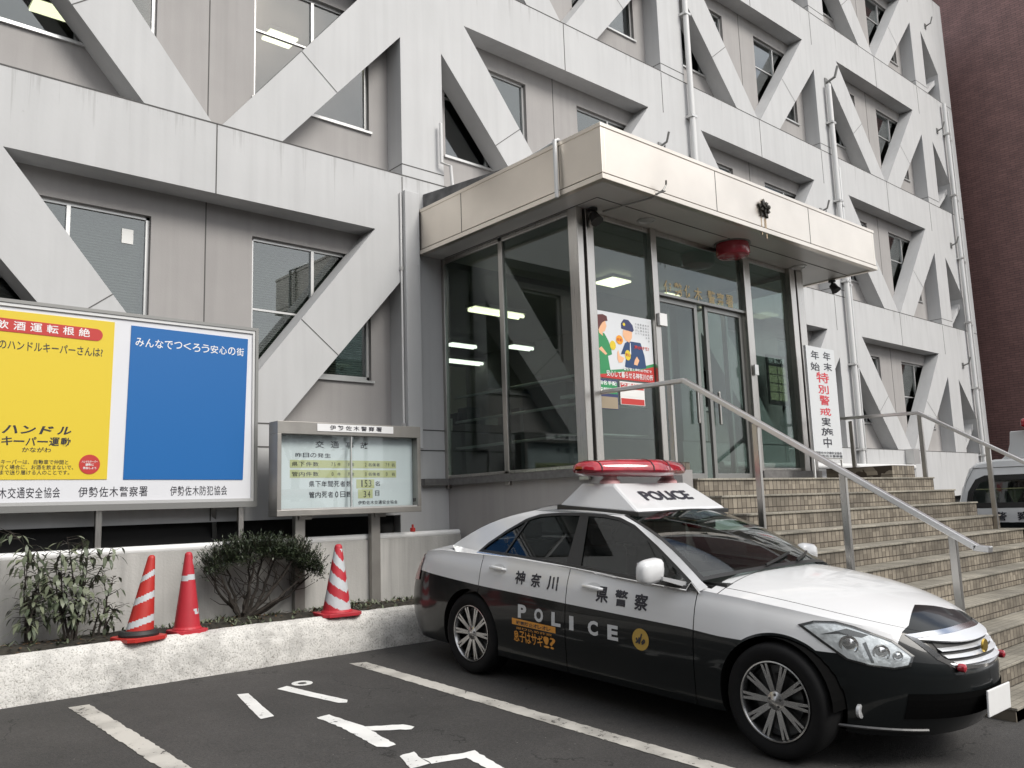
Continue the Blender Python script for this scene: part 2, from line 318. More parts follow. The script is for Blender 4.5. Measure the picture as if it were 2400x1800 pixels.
def text_geo(body, bold=0., shear=0.):
    key = (body, bold, shear)
    if key in _tc: return _tc[key]
    cu = bpy.data.curves.new('t', 'FONT'); cu.body = body; cu.size = 1; cu.offset = bold; cu.resolution_u = 3; cu.shear = shear; cu.space_line = 1.05
    o = bpy.data.objects.new('t', cu); COL.objects.link(o)
    dg = bpy.context.evaluated_depsgraph_get(); me = bpy.data.meshes.new_from_object(o.evaluated_get(dg))
    vs = [(v.co.x, v.co.y) for v in me.vertices]; fs = [tuple(p.vertices) for p in me.polygons]
    bpy.data.objects.remove(o); bpy.data.curves.remove(cu); bpy.data.meshes.remove(me)
    x0 = min(v[0] for v in vs); x1 = max(v[0] for v in vs); y0 = min(v[1] for v in vs); y1 = max(v[1] for v in vs)
    vs = [((x-x0)/(x1-x0), (y-y0)/(y1-y0)) for x, y in vs]
    _tc[key] = (vs, fs, (x1-x0)/(y1-y0)); return _tc[key]
def heavy(mb, body, fn3, x0, z0, x1, z1, w=.002, **k):
    """ brush the same words several times, a stroke width apart, each a hair further out """
    for i, (dx, dz) in enumerate(((0, 0), (w, 0), (-w, 0), (0, w), (0, -w))):
        text(mb, body, (lambda x, z, o=i*.0002: fn3(x, z, o)), x0+dx, z0+dz, x1+dx, z1+dz, **k)
def text(mb, body, fn, x0, z0, x1, z1, bold=.02, mi=0, shear=0.):
    """ fit the words into the box x0..x1, z0..z1; fn(x, z) gives the 3D point """
    vs, fs, _ = text_geo(body, bold, shear)
    mb.add([fn(x0+(x1-x0)*u, z0+(z1-z0)*v) for u, v in vs], fs, mi)
# ================================================================ GROUND
SLOPE = .0508
def gz(y):
    if y < -8: return -8*SLOPE
    return SLOPE*y if y < 9 else 9*SLOPE
g = MB()
ys = [-300, -60, -20, -8, -4, 0, 4, 8.0, 9, 30, 300]; xs = [-300, -60, -20, -5, 5, 12, 30, 80, 300]
g.grid(lambda x, y: (x, y, gz(y)), xs, ys)
struct(g.build("ground", 'asphalt', loc=(0, 0, 0)))
def G3(x, y, off=.004): return (x, y, SLOPE*y+off)
def marking(name, polys, m, label, cat, group=None, wob=.006, off=.004):
    mb = MB(); rnd = random.Random(len(name)+int(polys[0][0][0]*100))
    for poly in polys:
        pts = []
        n = len(poly)
        for i in range(n):
            a, b = Vector(poly[i]), Vector(poly[(i+1) % n]); L = (b-a).length; k = max(1, int(L/.035)); nrm = Vector((-(b-a).y, (b-a).x)).normalized()
            for j in range(k):
                p = a.lerp(b, j/k)+nrm*rnd.uniform(-wob, wob); pts.append((p.x, p.y))
        mb.flat([G3(x, y, off) for x, y in pts])
    o = mb.build(name, m, loc=(polys[0][0][0], polys[0][0][1], 0)); return tag(o, label, cat, group, 'structure')
marking("parking_line", [[(1.742, 6.85), (1.878, 6.836), (2.06, 1.0), (1.93, 1.0)]], 'line_old', "worn white parking bay line on the left of the painted letters", "road marking", "parking bay lines")
marking("parking_line", [[(3.968, 6.765), (4.115, 6.72), (4.30, 1.0), (4.16, 1.0)]], 'line_old', "worn white parking bay line running beside the patrol car", "road marking", "parking bay lines")
marking("parking_line", [[(6.5, 1.9), (6.62, 1.9), (6.62, .4), (6.5, .4)]], 'line_old', "worn white parking bay line beyond the front of the patrol car", "road marking", "parking bay lines")
ring = [(3.326+.083*math.cos(a*math.pi/10), 6.395+.083*math.sin(a*math.pi/10)) for a in range(20)]
ringi = [(3.326+.035*math.cos(a*math.pi/10), 6.395+.035*math.sin(a*math.pi/10)) for a in range(20)]
lets = [[(2.793, 6.406), (2.872, 6.379), (2.80, 5.99), (2.745, 5.68), (2.646, 5.677), (2.71, 6.02)],
        [(3.093, 6.357), (3.196, 6.395), (3.25, 6.1), (3.341, 5.72), (3.30, 5.66), (3.25, 5.69), (3.17, 6.02)]]
for i in range(20):
    j = (i+1) % 20; lets.append([ring[i], ring[j], ringi[j], ringi[i]])
marking("road_letter", lets, 'line_new', "white painted letter made of two strokes and a small ring on the asphalt", "road marking", "painted letters in the parking bay", wob=.002)
marking("road_letter", [[(2.946, 5.46), (3.047, 5.468), (3.085, 5.05), (3.03, 4.619), (2.965, 4.605), (2.92, 4.656), (2.958, 5.147)],
                        [(3.086, 5.06), (3.301, 4.938), (3.325, 4.848), (3.281, 4.81), (3.075, 4.955)]], 'line_new',
        "white painted letter with one long stroke and a short branch on the asphalt", "road marking", "painted letters in the parking bay")
marking("road_letter", [[(2.927, 4.424), (3.032, 4.432), (3.0, 4.30), (2.99, 4.20), (2.87, 4.20), (2.86, 3.7), (2.80, 3.3), (2.70, 3.3), (2.77, 3.8), (2.86, 4.23)],
                        [(3.0, 4.297), (3.245, 4.219), (3.324, 4.214), (3.262, 3.872), (3.2, 3.4), (3.1, 3.38), (3.12, 3.55), (3.18, 3.9), (3.205, 4.135), (2.995, 4.188)]], 'line_new',
        "white painted angular letter nearest the bottom edge of the photo", "road marking", "painted letters in the parking bay")

# ================================================================ POLICE STATION
YF, YB = 8.29, 8.60           # face of the lattice, face of the inner wall
V0, WB = 3.32, 5.29
ZT = [2.60, 5.74, 8.87, 12.0, 15.04]; ZB = [4.98, 8.11, 11.22, 14.3]
XL, XR = -4.62, 23.69
st = thing("police_station", "grey white concrete building with a lattice of columns, beams and slanting braces", "building", (8, 8.3, .4))
fr = MB()
# horizontal beams
zz = [(1.61, ZT[0])]+[(ZB[i], ZT[i+1]) for i in range(4)]
EX0, EX1 = 6.25, 10.90
for i, (a, b) in enumerate(zz):
    if i == 0:
        fr.xz([(XL, a), (5.55, a), (5.55, .36), (EX0, .36), (EX0, b), (XL, b)], YF, YB)
        fr.xz([(EX1, a-.2), (XR, a), (XR, b), (EX1, b)], YF, YB)
    else: fr.xz([(XL, a), (XR, a), (XR, b), (XL, b)], YF, YB)
def hole_clear(k, V):  # is this bay of the ground storey the open entrance?
    return k == 0 and abs(V-(V0+WB)) < .1
for k in range(4):
    a, b = ZT[k], ZB[k]
    for j in range(-1, 5):
        cx = V0+WB*(j-.5)
        fr.xz([(cx-.32, a), (cx+.32, a), (cx+.32, b), (cx-.32, b)], YF, YB)
    for j in range(-1, 4):
        V = V0+WB*j
        if hole_clear(k, V): continue
        h = b-a; c = WB/2-.32; sl = (b-a)/1.88
        for sg in (-1, 1):
            pts = [(V+sg*.73, a), (V+sg*.05, a), (V+sg*1.93, b), (V+sg*c, b), (V+sg*c, b-.54), (V+sg*(c-.02), b-.56)]
            fr.xz(pts, YF, YB)
    # half bay at the right-hand corner
    cx = V0+WB*3.5+.32
    fr.xz([(23.02, a), (XR, a), (XR, b), (23.02, b)], YF, YB)
    fr.xz([(cx, b-.55), (23.02, b-1.5), (23.02, b), (cx, b)], YF, YB)
    fr.xz([(cx, a), (cx+.12, a), (23.02, b-1.75), (23.02, b-1.5-.12)], YF+.1, YB)
# joints between the precast panels, thin dark strips in the face
def jx(x0, x1, z): fr.box((x0, YF-.003, z-.007), (x1, YF+.01, z+.007), 1)
def jz(x, z0, z1, y=YF): fr.box((x-.006, y-.003, z0), (x+.006, y+.01, z1), 1)
for k in range(5):
    jx(XL, XR, ZT[k]+.004)
    for j in range(-1, 4):
        V = V0+WB*j
        if k: jz(V, ZB[k-1], ZT[k]); jz(V+1.92+.4, ZB[k-1]+.02, ZT[k]-.02)
        if k == 0 and not (EX0-.3 < V < EX1+.3): jz(V, 1.62, ZT[0])
        if k < 4 and not hole_clear(k, V):
            # joint square across each brace
            h = ZB[k]-ZT[k]
            for sg in (-1, 1):
                t = .49; ux, uz = .05+1.88*t, h*t; nx, nz = h, -1.88        # square across the brace
                ax_, az_, bx_, bz_ = .73, 0, 2.325, h-.54; dx, dz = bx_-ax_, bz_-az_
                q = ((ax_-ux)*dz-(az_-uz)*dx)/(nx*dz-nz*dx); ex_, ez_ = ux+nx*q, uz+nz*q
                P_ = [(V+sg*ux, ZT[k]+uz), (V+sg*ex_, ZT[k]+ez_)]; wv_ = .006
                fr.add([(P_[0][0], YF-.003, P_[0][1]-wv_), (P_[1][0], YF-.003, P_[1][1]-wv_), (P_[1][0], YF-.003, P_[1][1]+wv_), (P_[0][0], YF-.003, P_[0][1]+wv_)], [(0, 1, 2, 3)], 1)
for x in (V0-WB/2, V0+WB/2, V0+1.5*WB, V0+2.5*WB, V0+3.5*WB):
    for k in range(1, 4): fr.box((x-.322, YF-.003, ZT[k]+.145), (x+.322, YF+.3, ZT[k]+.157), 1)
jx(XL, 5.62, 2.36); jx(5.62, EX0, 2.36)
fr.build("facade_frame", ['conc', 'joint'], st)
# inner wall with window openings
iw = MB(); WINS = []
zs_all = []
for k in range(4):
    sill, top = ZT[k]+.60, ZB[k]-.27
    z0 = ZT[k]-.3; z1 = ZT[k+1]-.3
    xsb = [XL]
    for j in range(-1, 4):
        V = V0+WB*j
        if hole_clear(k, V): xsb += [('gap', EX0-.3), ('end', EX1+.3)]; continue
        for a_, b_ in ((V-2.05, V-.54), (V+.54, V+2.05)):
            xsb += [('w', a_), ('e', b_)]; WINS.append((k, a_, b_, sill, top))
    cur = XL
    for it in xsb[1:]:
        if it[0] in ('w', 'gap'): iw.box((cur, YB, z0), (it[1], YB+.16, z1)); start = it[1]
        elif it[0] == 'e':
            iw.box((start, YB, z0), (it[1], YB+.16, sill)); iw.box((start, YB, top), (it[1], YB+.16, z1)); cur = it[1]
        else: cur = it[1]
    iw.box((cur, YB, z0), (XR, YB+.16, z1))
    for j in range(-1, 4):
        V = V0+WB*j
        if not hole_clear(k, V): iw.box((V+.02-.006, YB-.003, ZT[k]), (V+.02+.006, YB+.01, ZB[k]), 1)
iw.box((XL, YB, 1.2), (EX0-.3, YB+.1, ZT[0]-.3)); iw.box((EX1+.3, YB, .3), (XR, YB+.1, ZT[0]-.3))
iw.box((XL-.02, YF, 1.6), (XL, 16, 15.1)); iw.box((XR-.2, YF+.02, .3), (XR-.02, 16, 15.0)); iw.box((XL, YB, 14.6), (XR-.2, 16, 14.98))
iw.box((EX0-.3, YB, ZB[0]), (EX1+.3, YB+.16, ZT[1]-.3))
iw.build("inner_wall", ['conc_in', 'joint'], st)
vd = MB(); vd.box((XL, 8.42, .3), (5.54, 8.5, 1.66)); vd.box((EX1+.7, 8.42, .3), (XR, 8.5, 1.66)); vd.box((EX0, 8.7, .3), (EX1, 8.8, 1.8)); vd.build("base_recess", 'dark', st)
# windows
rw = random.Random(5)
for (k, a, b, s0, s1) in WINS:
    y = YB+.05; f = MB(); w = .035
    for q in ((a, s0, b, s0+w*1.4), (a, s1-w, b, s1), (a, s0, a+w, s1), (b-w, s0, b, s1)):
        f.box((q[0], y, q[1]), (q[2], y+.05, q[3]))
    m_ = (a+b)/2; f.box((m_-.018, y-.005, s0+.04), (m_+.018, y+.045, s1-.03)); zt_ = s0+(.70 if k == 0 else .86)
    f.box((a+.03, y+.005, zt_-.011), (m_, y+.045, zt_+.011))
    f.box((a-.03, YB-.03, s0-.03), (b+.03, YB+.06, s0-.001))
    wo_ = f.build("window", 'alu', st)
    MB().box((a+.02, y+.02, s0+.03), (b-.02, y+.026, s1-.02)).build("pane", 'glass', wo_)
    if k == 0 or rw.random() < .35:
        bl = MB(); n = int((s1-s0)/.028); lo = s0 if k == 0 and a < 4.3 else s0+(s1-s0)*rw.uniform(0, .6)
        for i in range(n):
            z = s1-.03-i*.028
            if z < lo+.02: break
            bl.add([(a+.03, y+.10, z), (b-.03, y+.10, z), (b-.03, y+.118, z+.020), (a+.03, y+.118, z+.020)], [(0, 1, 2, 3)])
        bl.build("blind", 'blind', wo_)
# rooms
rm = MB()
for k in range(4):
    zf, zc = (ZT[k]-.55 if k else 2.02), ZB[k]+(.05 if k else -.12)
    rm.box((XL, YB+.17, zf-.1), (XR-.2, 17, zf)); rm.box((XL, YB+.17, zc), (XR-.2, 17, zc+.1), 1)
    rm.box((XL, 16.9, zf), (XR-.2, 17, zc))
    if k:
        for x in (-.2, 5.9, 11.2, 16.5, 21.8): rm.box((x, YB+.17, zf), (x+.08, 17, zc))
rm.box((5.9, 8.77, 2.02), (6.0, 12, 4.86)); rm.box((11.2, 8.77, 2.02), (11.3, 17, 4.86)); rm.box((16.5, 8.77, 2.02), (16.6, 17, 4.86))
rm.box((6.3, 13.2, 2.02), (9.3, 13.4, 3.2)); rm.box((9.3, 15, 2.02), (11.2, 15.1, 4.86)); 
rm.build("office_rooms", ['room', 'room_ceil'], st)
# entrance porch base
bs = MB()
bs.box((6.25, 4.78, .2), (6.40, 8.29, 1.94)); bs.box((6.4, 5.9, 1.80), (11.5, 8.8, 1.855))
bs.build("porch_base", 'conc_in', st)
M['sill'] = mat("grey stone sill", (.16, .155, .15), .5, noise_amt=.3, nscale=20)
sl_ = MB(); sl_.box((6.19, 5.86, 1.94), (6.45, 8.288, 2.02)); sl_.box((5.84, 8.20, 1.94), (6.19, 8.287, 2.02)); sl_.box((6.45, 5.86, 1.856), (7.5, 6.04, 2.02)); sl_.build("stone_sill", 'sill', st)
MB().box((9.3, 5.86, 1.856), (10.7, 6.04, 2.0)).build("stone_sill", 'sill', st)
# glazing of the porch
gz_ = MB()
def post(x0, x1, y0, y1, mb=gz_, z0=1.9, z1=4.76): mb.box((x0, y0, z0), (x1, y1, z1))
post(6.20, 6.29, 5.90, 6.04); post(6.325, 6.44, 5.89, 6.02)
MB  # corner posts are pairs of tubes with a shadow gap
post(7.40, 7.50, 5.90, 6.02); post(9.24, 9.38, 5.90, 6.02)
post(10.32, 10.45, 5.88, 6.02); post(10.49, 10.66, 5.88, 6.04)
post(6.22, 6.28, 7.13, 7.21); post(6.2, 6.26, 8.23, 8.287)
post(10.58, 10.64, 7.13, 7.21); post(10.56, 10.64, 8.2, 8.287)
gz_.box((6.44, 5.93, 4.70), (10.32, 5.99, 4.758)); gz_.box((6.22, 6.04, 4.70), (6.27, 8.25, 4.758)); gz_.box((10.585, 6.04, 4.70), (10.635, 8.2, 4.758))
gz_.box((6.22, 6.04, 2.02), (6.27, 8.25, 2.06)); gz_.box((6.44, 5.93, 2.02), (7.4, 5.99, 2.06)); gz_.box((9.38, 5.93, 2.0), (10.32, 5.99, 2.04)); gz_.box((10.585, 6.04, 1.856), (10.635, 8.2, 1.90))
ep = gz_.build("entrance_frame", 'steel', st, bevel=.008)
for x_ in (6.27, 10.435): MB().box((x_, 5.93, 1.95), (x_+.065, 6.03, 4.75)).build("shadow_gap", 'black', ep)
def pane(x0, y0, x1, y1, z0, z1, nm="pane", par=None):
    t = .004; mb = MB()
    mb.box((x0-(t if x0 == x1 else 0), y0-(t if y0 == y1 else 0), z0), (x1+(t if x0 == x1 else 0), y1+(t if y0 == y1 else 0), z1))
    return mb.build(nm, 'glass_e', par or ep)
pane(6.245, 6.04, 6.245, 7.13, 2.06, 4.70); pane(6.245, 7.21, 6.245, 8.23, 2.06, 4.70)
pane(6.44, 5.96, 7.40, 5.96, 2.06, 4.70); pane(9.38, 5.96, 10.32, 5.96, 2.04, 4.70); pane(7.50, 5.96, 9.24, 5.96, 4.02, 4.70)
pane(10.61, 6.04, 10.61, 7.13, 1.9, 4.70); pane(10.61, 7.21, 10.61, 8.2, 1.9, 4.70)
# sliding doors, the left leaf pushed back
for nm_, xa, xb, yy in (("sliding_door", 7.5, 8.30, 6.0), ("sliding_door", 8.45, 9.24, 6.0)):
    d = MB(); 
    d.box((xa, yy-.02, 1.87), (xa+.06, yy+.02, 4.0)); d.box((xb-.06, yy-.02, 1.87), (xb, yy+.02, 4.0)); d.box((xa+.06, yy-.02, 1.87), (xb-.06, yy+.02, 1.97)); d.box((xa+.06, yy-.02, 3.94), (xb-.06, yy+.02, 4.0))
    dd = d.build(nm_, 'alu_dk', st, bevel=.004); MB().box((xa+.06, yy-.004, 1.97), (xb-.06, yy+.004, 3.94)).build("pane", 'glass_e', dd)
    MB().bar((xa+.14 if xa > 8 else xb-.14, yy-.05, 2.55), (xa+.14 if xa > 8 else xb-.14, yy-.05, 2.95), .03, .03).build("handle", 'steel', dd, bevel=.008)
h = MB(); h.box((7.5, 5.93, 4.0), (9.24, 6.03, 4.03)); h.build("door_header", 'alu_dk', st)
# guard bars behind the glass
gb = MB()
for z in (2.38, 2.70, 3.0):
    gb.tube([(6.32, 6.1, z), (6.32, 8.2, z)], .016, 8); gb.tube([(6.5, 6.08, z), (7.38, 6.08, z)], .016, 8)
gb.build("guard_bar", 'steel_rail', st, smooth=True)
M['dkb'] = mat("dark blue panel", (.02, .026, .034), .4)
MB().box((6.45, 6.4, 2.03), (6.55, 7.12, 2.98)).build("dark_panel", 'dkb', st); MB().box((8.0, 8.9, 2.03), (10.6, 9.3, 3.05)).build("lobby_counter", 'dkb', st)
MB().box((9.0, 12.0, 2.03), (9.5, 12.1, 4.2)).build("lobby_shelf", 'paper', st); MB().box((10.0, 10.5, 2.03), (10.9, 10.7, 3.9)).build("lobby_shelf", 'alu_dk', st)
cw = MB(); cw.box((9.35, 8.6, 1.86), (10.6, 8.65, 4.9)); cw.build("lobby_wall", mat("lobby wall", (.30, .31, .30), .7, noise_amt=.1), st)
# canopy
cn = MB(); CX0, CX1, CY0, CZ0, CZ1 = 5.85, 11.45, 5.20, 4.76, 5.31
cn.box((CX0, CY0, CZ0+.055), (CX0+.05, YF-.004, CZ1)); cn.box((CX1-.05, CY0, CZ0+.055), (CX1, YF-.004, CZ1)); cn.box((CX0+.05, CY0, CZ0+.055), (CX1-.05, CY0+.05, CZ1))
cn.box((CX0-.012, CY0-.012, CZ0-.012), (CX0+.06, YF-.004, CZ0+.042)); cn.box((CX1-.06, CY0-.012, CZ0-.012), (CX1+.012, YF-.004, CZ0+.042)); cn.box((CX0+.06, CY0-.012, CZ0-.012), (CX1-.06, CY0+.06, CZ0+.042))
cn.box((CX0-.008, CY0-.008, CZ1-.03), (CX1+.008, CY0+.08, CZ1+.012)); cn.box((CX0-.008, CY0+.08, CZ1-.03), (CX0+.08, YF-.004, CZ1+.012)); cn.box((CX1-.08, CY0+.08, CZ1-.03), (CX1+.008, YF-.004, CZ1+.012))
can = cn.build("canopy", 'steel_f', st, bevel=.004)
cj = MB()
for y in (7.40, 5.78): cj.box((CX0-.002, y-.004, CZ0+.04), (CX0+.01, y+.004, CZ1))
for x in (7.712, 9.698): cj.box((x-.004, CY0-.002, CZ0+.04), (x+.004, CY0+.01, CZ1))
cj.box((CX0+.01, CY0+.01, CZ0+.042), (CX1-.01, CY0+.04, CZ0+.055)); cj.box((CX0+.012, CY0+.04, CZ0+.042), (CX0+.04, YF-.01, CZ0+.055))
cj.build("panel_seam", 'joint', can)
MB().box((CX0+.06, CY0+.06, CZ0), (CX1-.06, YF-.005, CZ0+.04)).build("soffit", 'soffit', can)
sj = MB()
for p in (((6.2, 5.6), (11.39, 5.6)), ((6.2, 5.6), (6.2, 8.2))): sj.bar((*p[0], CZ0-.002), (*p[1], CZ0-.002), .012, .004)
sj.build("soffit_seam", 'joint', can)
MB().box((CX0+.05, CY0+.05, CZ1-.06), (CX1-.05, YF-.005, CZ1-.03)).build("canopy_roof", 'conc_in', can)
MB().yz([(8.285, CZ1-.02), (8.285, 5.56), (6.85, 5.40), (6.2, 5.325), (6.2, CZ1-.02)], 5.95, 6.1).build("roof_upstand", mat("weathered upstand", (.22, .22, .22), .85, noise_amt=.5, nscale=6), can)
for (x, y) in ((7.17, 5.76), (10.38, 5.77)):
    l_ = MB(); l_.lathe([(.105, CZ0-.001), (.105, CZ0-.012), (.085, CZ0-.014), (.08, CZ0-.004)], (x, y, 0), 24); dl = l_.build("downlight", 'alu', can, smooth=True)
    MB().lathe([(.078, CZ0-.003), (.001, CZ0-.0035)], (x, y, 0), 24).build("lens", 'black', dl)
# five-petalled metal badge on the canopy front
em = MB(); ex, ez = 8.643, 5.035
for lay, (ro, ri, rot, yo) in enumerate(((.125, .07, 0, .010), (.105, .05, 36, .028), (.075, .035, 0, .046), (.045, .02, 36, .06))):
    pts = [(ex+(ro if i % 2 == 0 else ri)*math.sin(R(rot+i*36)), ez+(ro if i % 2 == 0 else ri)*math.cos(R(rot+i*36))) for i in range(10)]
    pts = [(ex+(p[0]-ex), p[1]) for p in pts]
    em.xz(pts, CY0-yo-.015, CY0-yo+.012 if lay else CY0-.001)
em.lathe([(.001, CY0-.1), (.02, CY0-.095), (.028, CY0-.08), (.028, CY0-.06)], (ex, 0, ez), 12, 'y')
em.build("station_emblem", 'rust', can, bevel=.004)
rs = MB(); 
for dx, L in ((-.05, .20), (.045, .23), (.02, .12)):
    rs.box((ex+dx-.008, CY0-.0025, ez-.12-L), (ex+dx+.008, CY0-.001, ez-.11))
rs.build("rust_stain", mat("rust stain", (.45, .34, .22), .6), can)
# red dome lamp over the door
rl = thing("red_lamp", "round red lamp hanging under the entrance canopy", "lamp", (8.72, 5.70, 4.6))
MB().lathe([(.20, 4.748), (.205, 4.71), (.205, 4.63), (.19, 4.60), (.13, 4.588), (.001, 4.585)], (8.72, 5.70, 0), 32).build("lens", 'red_lamp', rl, smooth=True)
MB().lathe([(.22, 4.759), (.22, 4.745), (.001, 4.744)], (8.72, 5.70, 0), 32).build("base", 'alu_dk', rl)
# gold lettering across the header glass
gt = MB(); fn = lambda x, z: (x, 5.952, z)
for i, c in enumerate("伊勢佐木"): text(gt, c, fn, 7.66+i*.19, 4.04, 7.66+i*.19+.155, 4.20, .015)
M['gold_l'] = mat("gold letters", (.30, .23, .12), .35, .8); gt.build("gold_lettering", 'gold_l', st); gt = MB()
for i, c in enumerate("警察署"): text(gt, c, fn, 8.50+i*.19, 4.04, 8.50+i*.19+.155, 4.20, .015)
gt.build("gold_lettering", 'gold_l', st)
# conduits, drain pipes and small fittings
def pipe(label, pts, r, m='pipe', name="drain_pipe", cat="pipe", brackets=True, group=None):
    mb = MB(); mb.tube(pts, r, 12)
    a, b = Vector(pts[0]), Vector(pts[-1]); L = (b-a).length
    o = mb.build(name, m, loc=pts[0], smooth=True); tag(o, label, cat, group)
    if brackets:
        n = max(1, int(L/1.6))
        for i in range(n):
            c = a.lerp(b, (i+.5)/n); MB().box((c.x-r*1.5, c.y-r*1.1, c.z-.02), (c.x+r*1.5, YF-.002, c.z+.02)).build("bracket", 'alu', o)
    return o
pipe("white drain pipe rising above the left half of the canopy front", [(11.62, 8.2, 5.36), (11.62, 8.2, 14.9)], .05)
pipe("left one of two close drain pipes right of the banner", [(16.62, 8.2, 1.7), (16.62, 8.2, 10.42)], .055)
pipe("slimmer grey conduit running up beside the drain pipe right of the banner", [(16.80, 8.22, 1.7), (16.80, 8.22, 8.6)], .03, 'alu')
pipe("thin conduit down the column left of the canopy", [(5.60, 8.27, 1.7), (5.60, 8.27, 5.5)], .013)
pipe("drain pipe near the far right corner of the building", [(22.95, 8.2, 1.7), (22.95, 8.2, 11.9)], .05)
pipe("thin conduit beside the drain pipe at the far right corner", [(23.25, 8.23, 1.7), (23.25, 8.23, 11.8)], .02)
pipe("long pale pipe lying along the foot of the wall right of the porch", [(11.7, 8.15, 2.22), (18.8, 8.15, 2.22)], .06, brackets=True, name="wall_pipe")
pipe("white conduit bent over the left side of the canopy roof", [(5.80, 5.78, 4.72), (5.80, 5.78, 5.33), (5.88, 5.80, 5.36), (5.95, 6.4, 5.36)], .022, brackets=False, name="conduit")
pipe("short conduit stub above the canopy at the left column", [(6.2, 8.22, 6.55), (6.2, 8.22, 6.02), (6.33, 8.2, 6.0), (6.36, 8.2, 5.62)], .022, brackets=False, name="conduit")
bx = MB(); bx.box((5.63, 8.215, 2.375), (5.838, 8.287, 5.53)); tag(bx.build("cladding_strip", 'conc', loc=(5.7, 8.25, 2.4), bevel=.006), "narrow white cladding strip on the column beside the left end of the canopy", "cladding")
def fitting(x, z, label, s=1):
    t = thing("wall_bracket", label, "bracket", (x, YF, z), "small metal brackets on the columns")
    m_ = MB(); m_.box((x-.03*s, YF-.02, z-.05*s), (x+.03*s, YF-.001, z+.05*s)); m_.build("plate", 'alu_dk', t)
    m_ = MB(); m_.tube([(x, YF-.02, z), (x+.02, YF-.10*s, z+.03*s), (x+.02, YF-.14*s, z+.14*s)], .014*s, 8); m_.build("hook", 'alu_dk', t, smooth=True)
for x, z, lb in ((10.77, 7.48, "metal bracket on the column above the canopy, nearest the canopy corner"), (15.97, 7.46, "metal bracket on the column above the right end of the canopy"),
                 (22.50, 14.0, "bracket highest up at the right corner"), (22.52, 11.05, "bracket second from the top at the right corner"), (22.6, 7.95, "bracket at the right corner beside the third storey beam"), (22.5, 4.8, "bracket on the lowest storey at the right corner")):
    fitting(x, z, lb, 1.4)
fitting(16.70, 10.52, "flag holder bracket at the top of the drain pipe", 2.0)
# spotlights
def spot(x, y, z, label):
    t = thing("spotlight", label, "spotlight", (x, y, z), "spotlights under the canopy edge")
    m_ = MB(); m_.lathe([(.05, z), (.05, z-.025), (.02, z-.03), (.02, z-.07)], (x, y, 0), 12); m_.build("mount", 'black', t, smooth=True)
    m_ = MB(); prof = [(.02, -.07), (.05, -.06), (.055, .0), (.07, .05), (.001, .05)]; m_.lathe([(a, b) for a, b in prof], (0, 0, 0), 14)
    q = Matrix.Translation((x, y-.03, z-.12)) @ Matrix.Rotation(R(150), 4, 'X'); m_.v = [tuple(q @ Vector(v)) for v in m_.v]; m_.build("lamp_head", 'black', t, smooth=True)
spot(6.39, 5.84, 4.755, "black spotlight under the canopy at the glass corner post")
spot(11.40, 5.84, 4.74, "black spotlight under the right end of the canopy")
mb = MB(); mb.tube([(6.50, 5.8, 4.73), (6.62, 5.24, 4.735), (6.68, 5.13, 4.80), (6.72, 5.12, 4.86), (6.70, 5.10, 4.90)], .010, 8); mb.tube([(6.62, 5.2, 4.76), (6.68, 5.1, 4.78)], .007, 6)
tag(mb.build("cable_hook", 'alu_dk', loc=(6.5, 5.8, 4.73), smooth=True), "bent metal rod sticking out under the canopy front", "rod")
# fluorescent lamps seen through the glass
def tubelamp(x, y, z, L, W, along, label, m='lamp', group="fluorescent lamps seen through the glass"):
    t = thing("ceiling_lamp", label, "lamp", (x, y, z), group)
    d = (L/2, W/2) if along == 'x' else (W/2, L/2)
    MB().box((x-d[0], y-d[1], z-.02), (x+d[0], y+d[1], z+.04)).build("housing", 'alu', t)
    n = 2 if W < .3 else 1; tb = MB()
    for i in range(n):
        o_ = 0 if n == 1 else (i-.5)*W*.5
        if n == 1: tb.box((x-d[0]*.94, y-d[1]*.94, z-.045), (x+d[0]*.94, y+d[1]*.94, z-.021))
        elif along == 'x': tb.tube([(x-d[0]*.96, y+o_, z-.05), (x+d[0]*.96, y+o_, z-.05)], .03, 8)
        else: tb.tube([(x+o_, y-d[1]*.96, z-.05), (x+o_, y+d[1]*.96, z-.05)], .03, 8)
    tb.build("tube", m, t)
tubelamp(2.35, 11.15, 8.08, .55, .30, 'x', "bright lamp in the upper window at the top left")
tubelamp(4.85, 10.0, 8.08, .42, .30, 'x', "bright lamp in the upper window above the right brace")
tubelamp(17.3, 10.3, 11.15, .4, .2, 'x', "small lit lamp in the window above the canopy right end")
tubelamp(6.2, 12.25, 4.80, .3, .16, 'x', "short lamp in the ground floor window above the notice board", 'lampw')
tubelamp(8.55, 14.2, 4.80, .3, .2, 'x', "lamp low in the ground floor window beside the brace")
tubelamp(8.72, 7.66, 4.745, .40, .36, 'x', "square lit lamp in the porch ceiling")
tubelamp(10.02, 7.76, 4.745, .36, .30, 'x', "lit lamp in the porch ceiling partly behind the door post")
tubelamp(8.40, 9.8, 4.70, 1.05, .24, 'x', "long twin lamp in the lobby behind the left glass")
tubelamp(10.68, 11.78, 4.70, .55, .2, 'x', "small twin lamp in the middle of the lobby", 'lampw')
tubelamp(10.70, 13.6, 4.70, 1.0, .22, 'x', "pale lamp at the left edge of the lobby glass", 'lampw')
tubelamp(12.8, 13.65, 4.70, 1.2, .26, 'x', "bright lamp low in the lobby behind the second pane")
tubelamp(9.6, 12.2, 4.70, .6, .16, 'x', "faint lamp deeper in the lobby left of the small twin lamp", 'lampw')
tubelamp(9.9, 9.3, 4.70, .5, .16, 'x', "lamp in the lobby seen above the sliding doors")
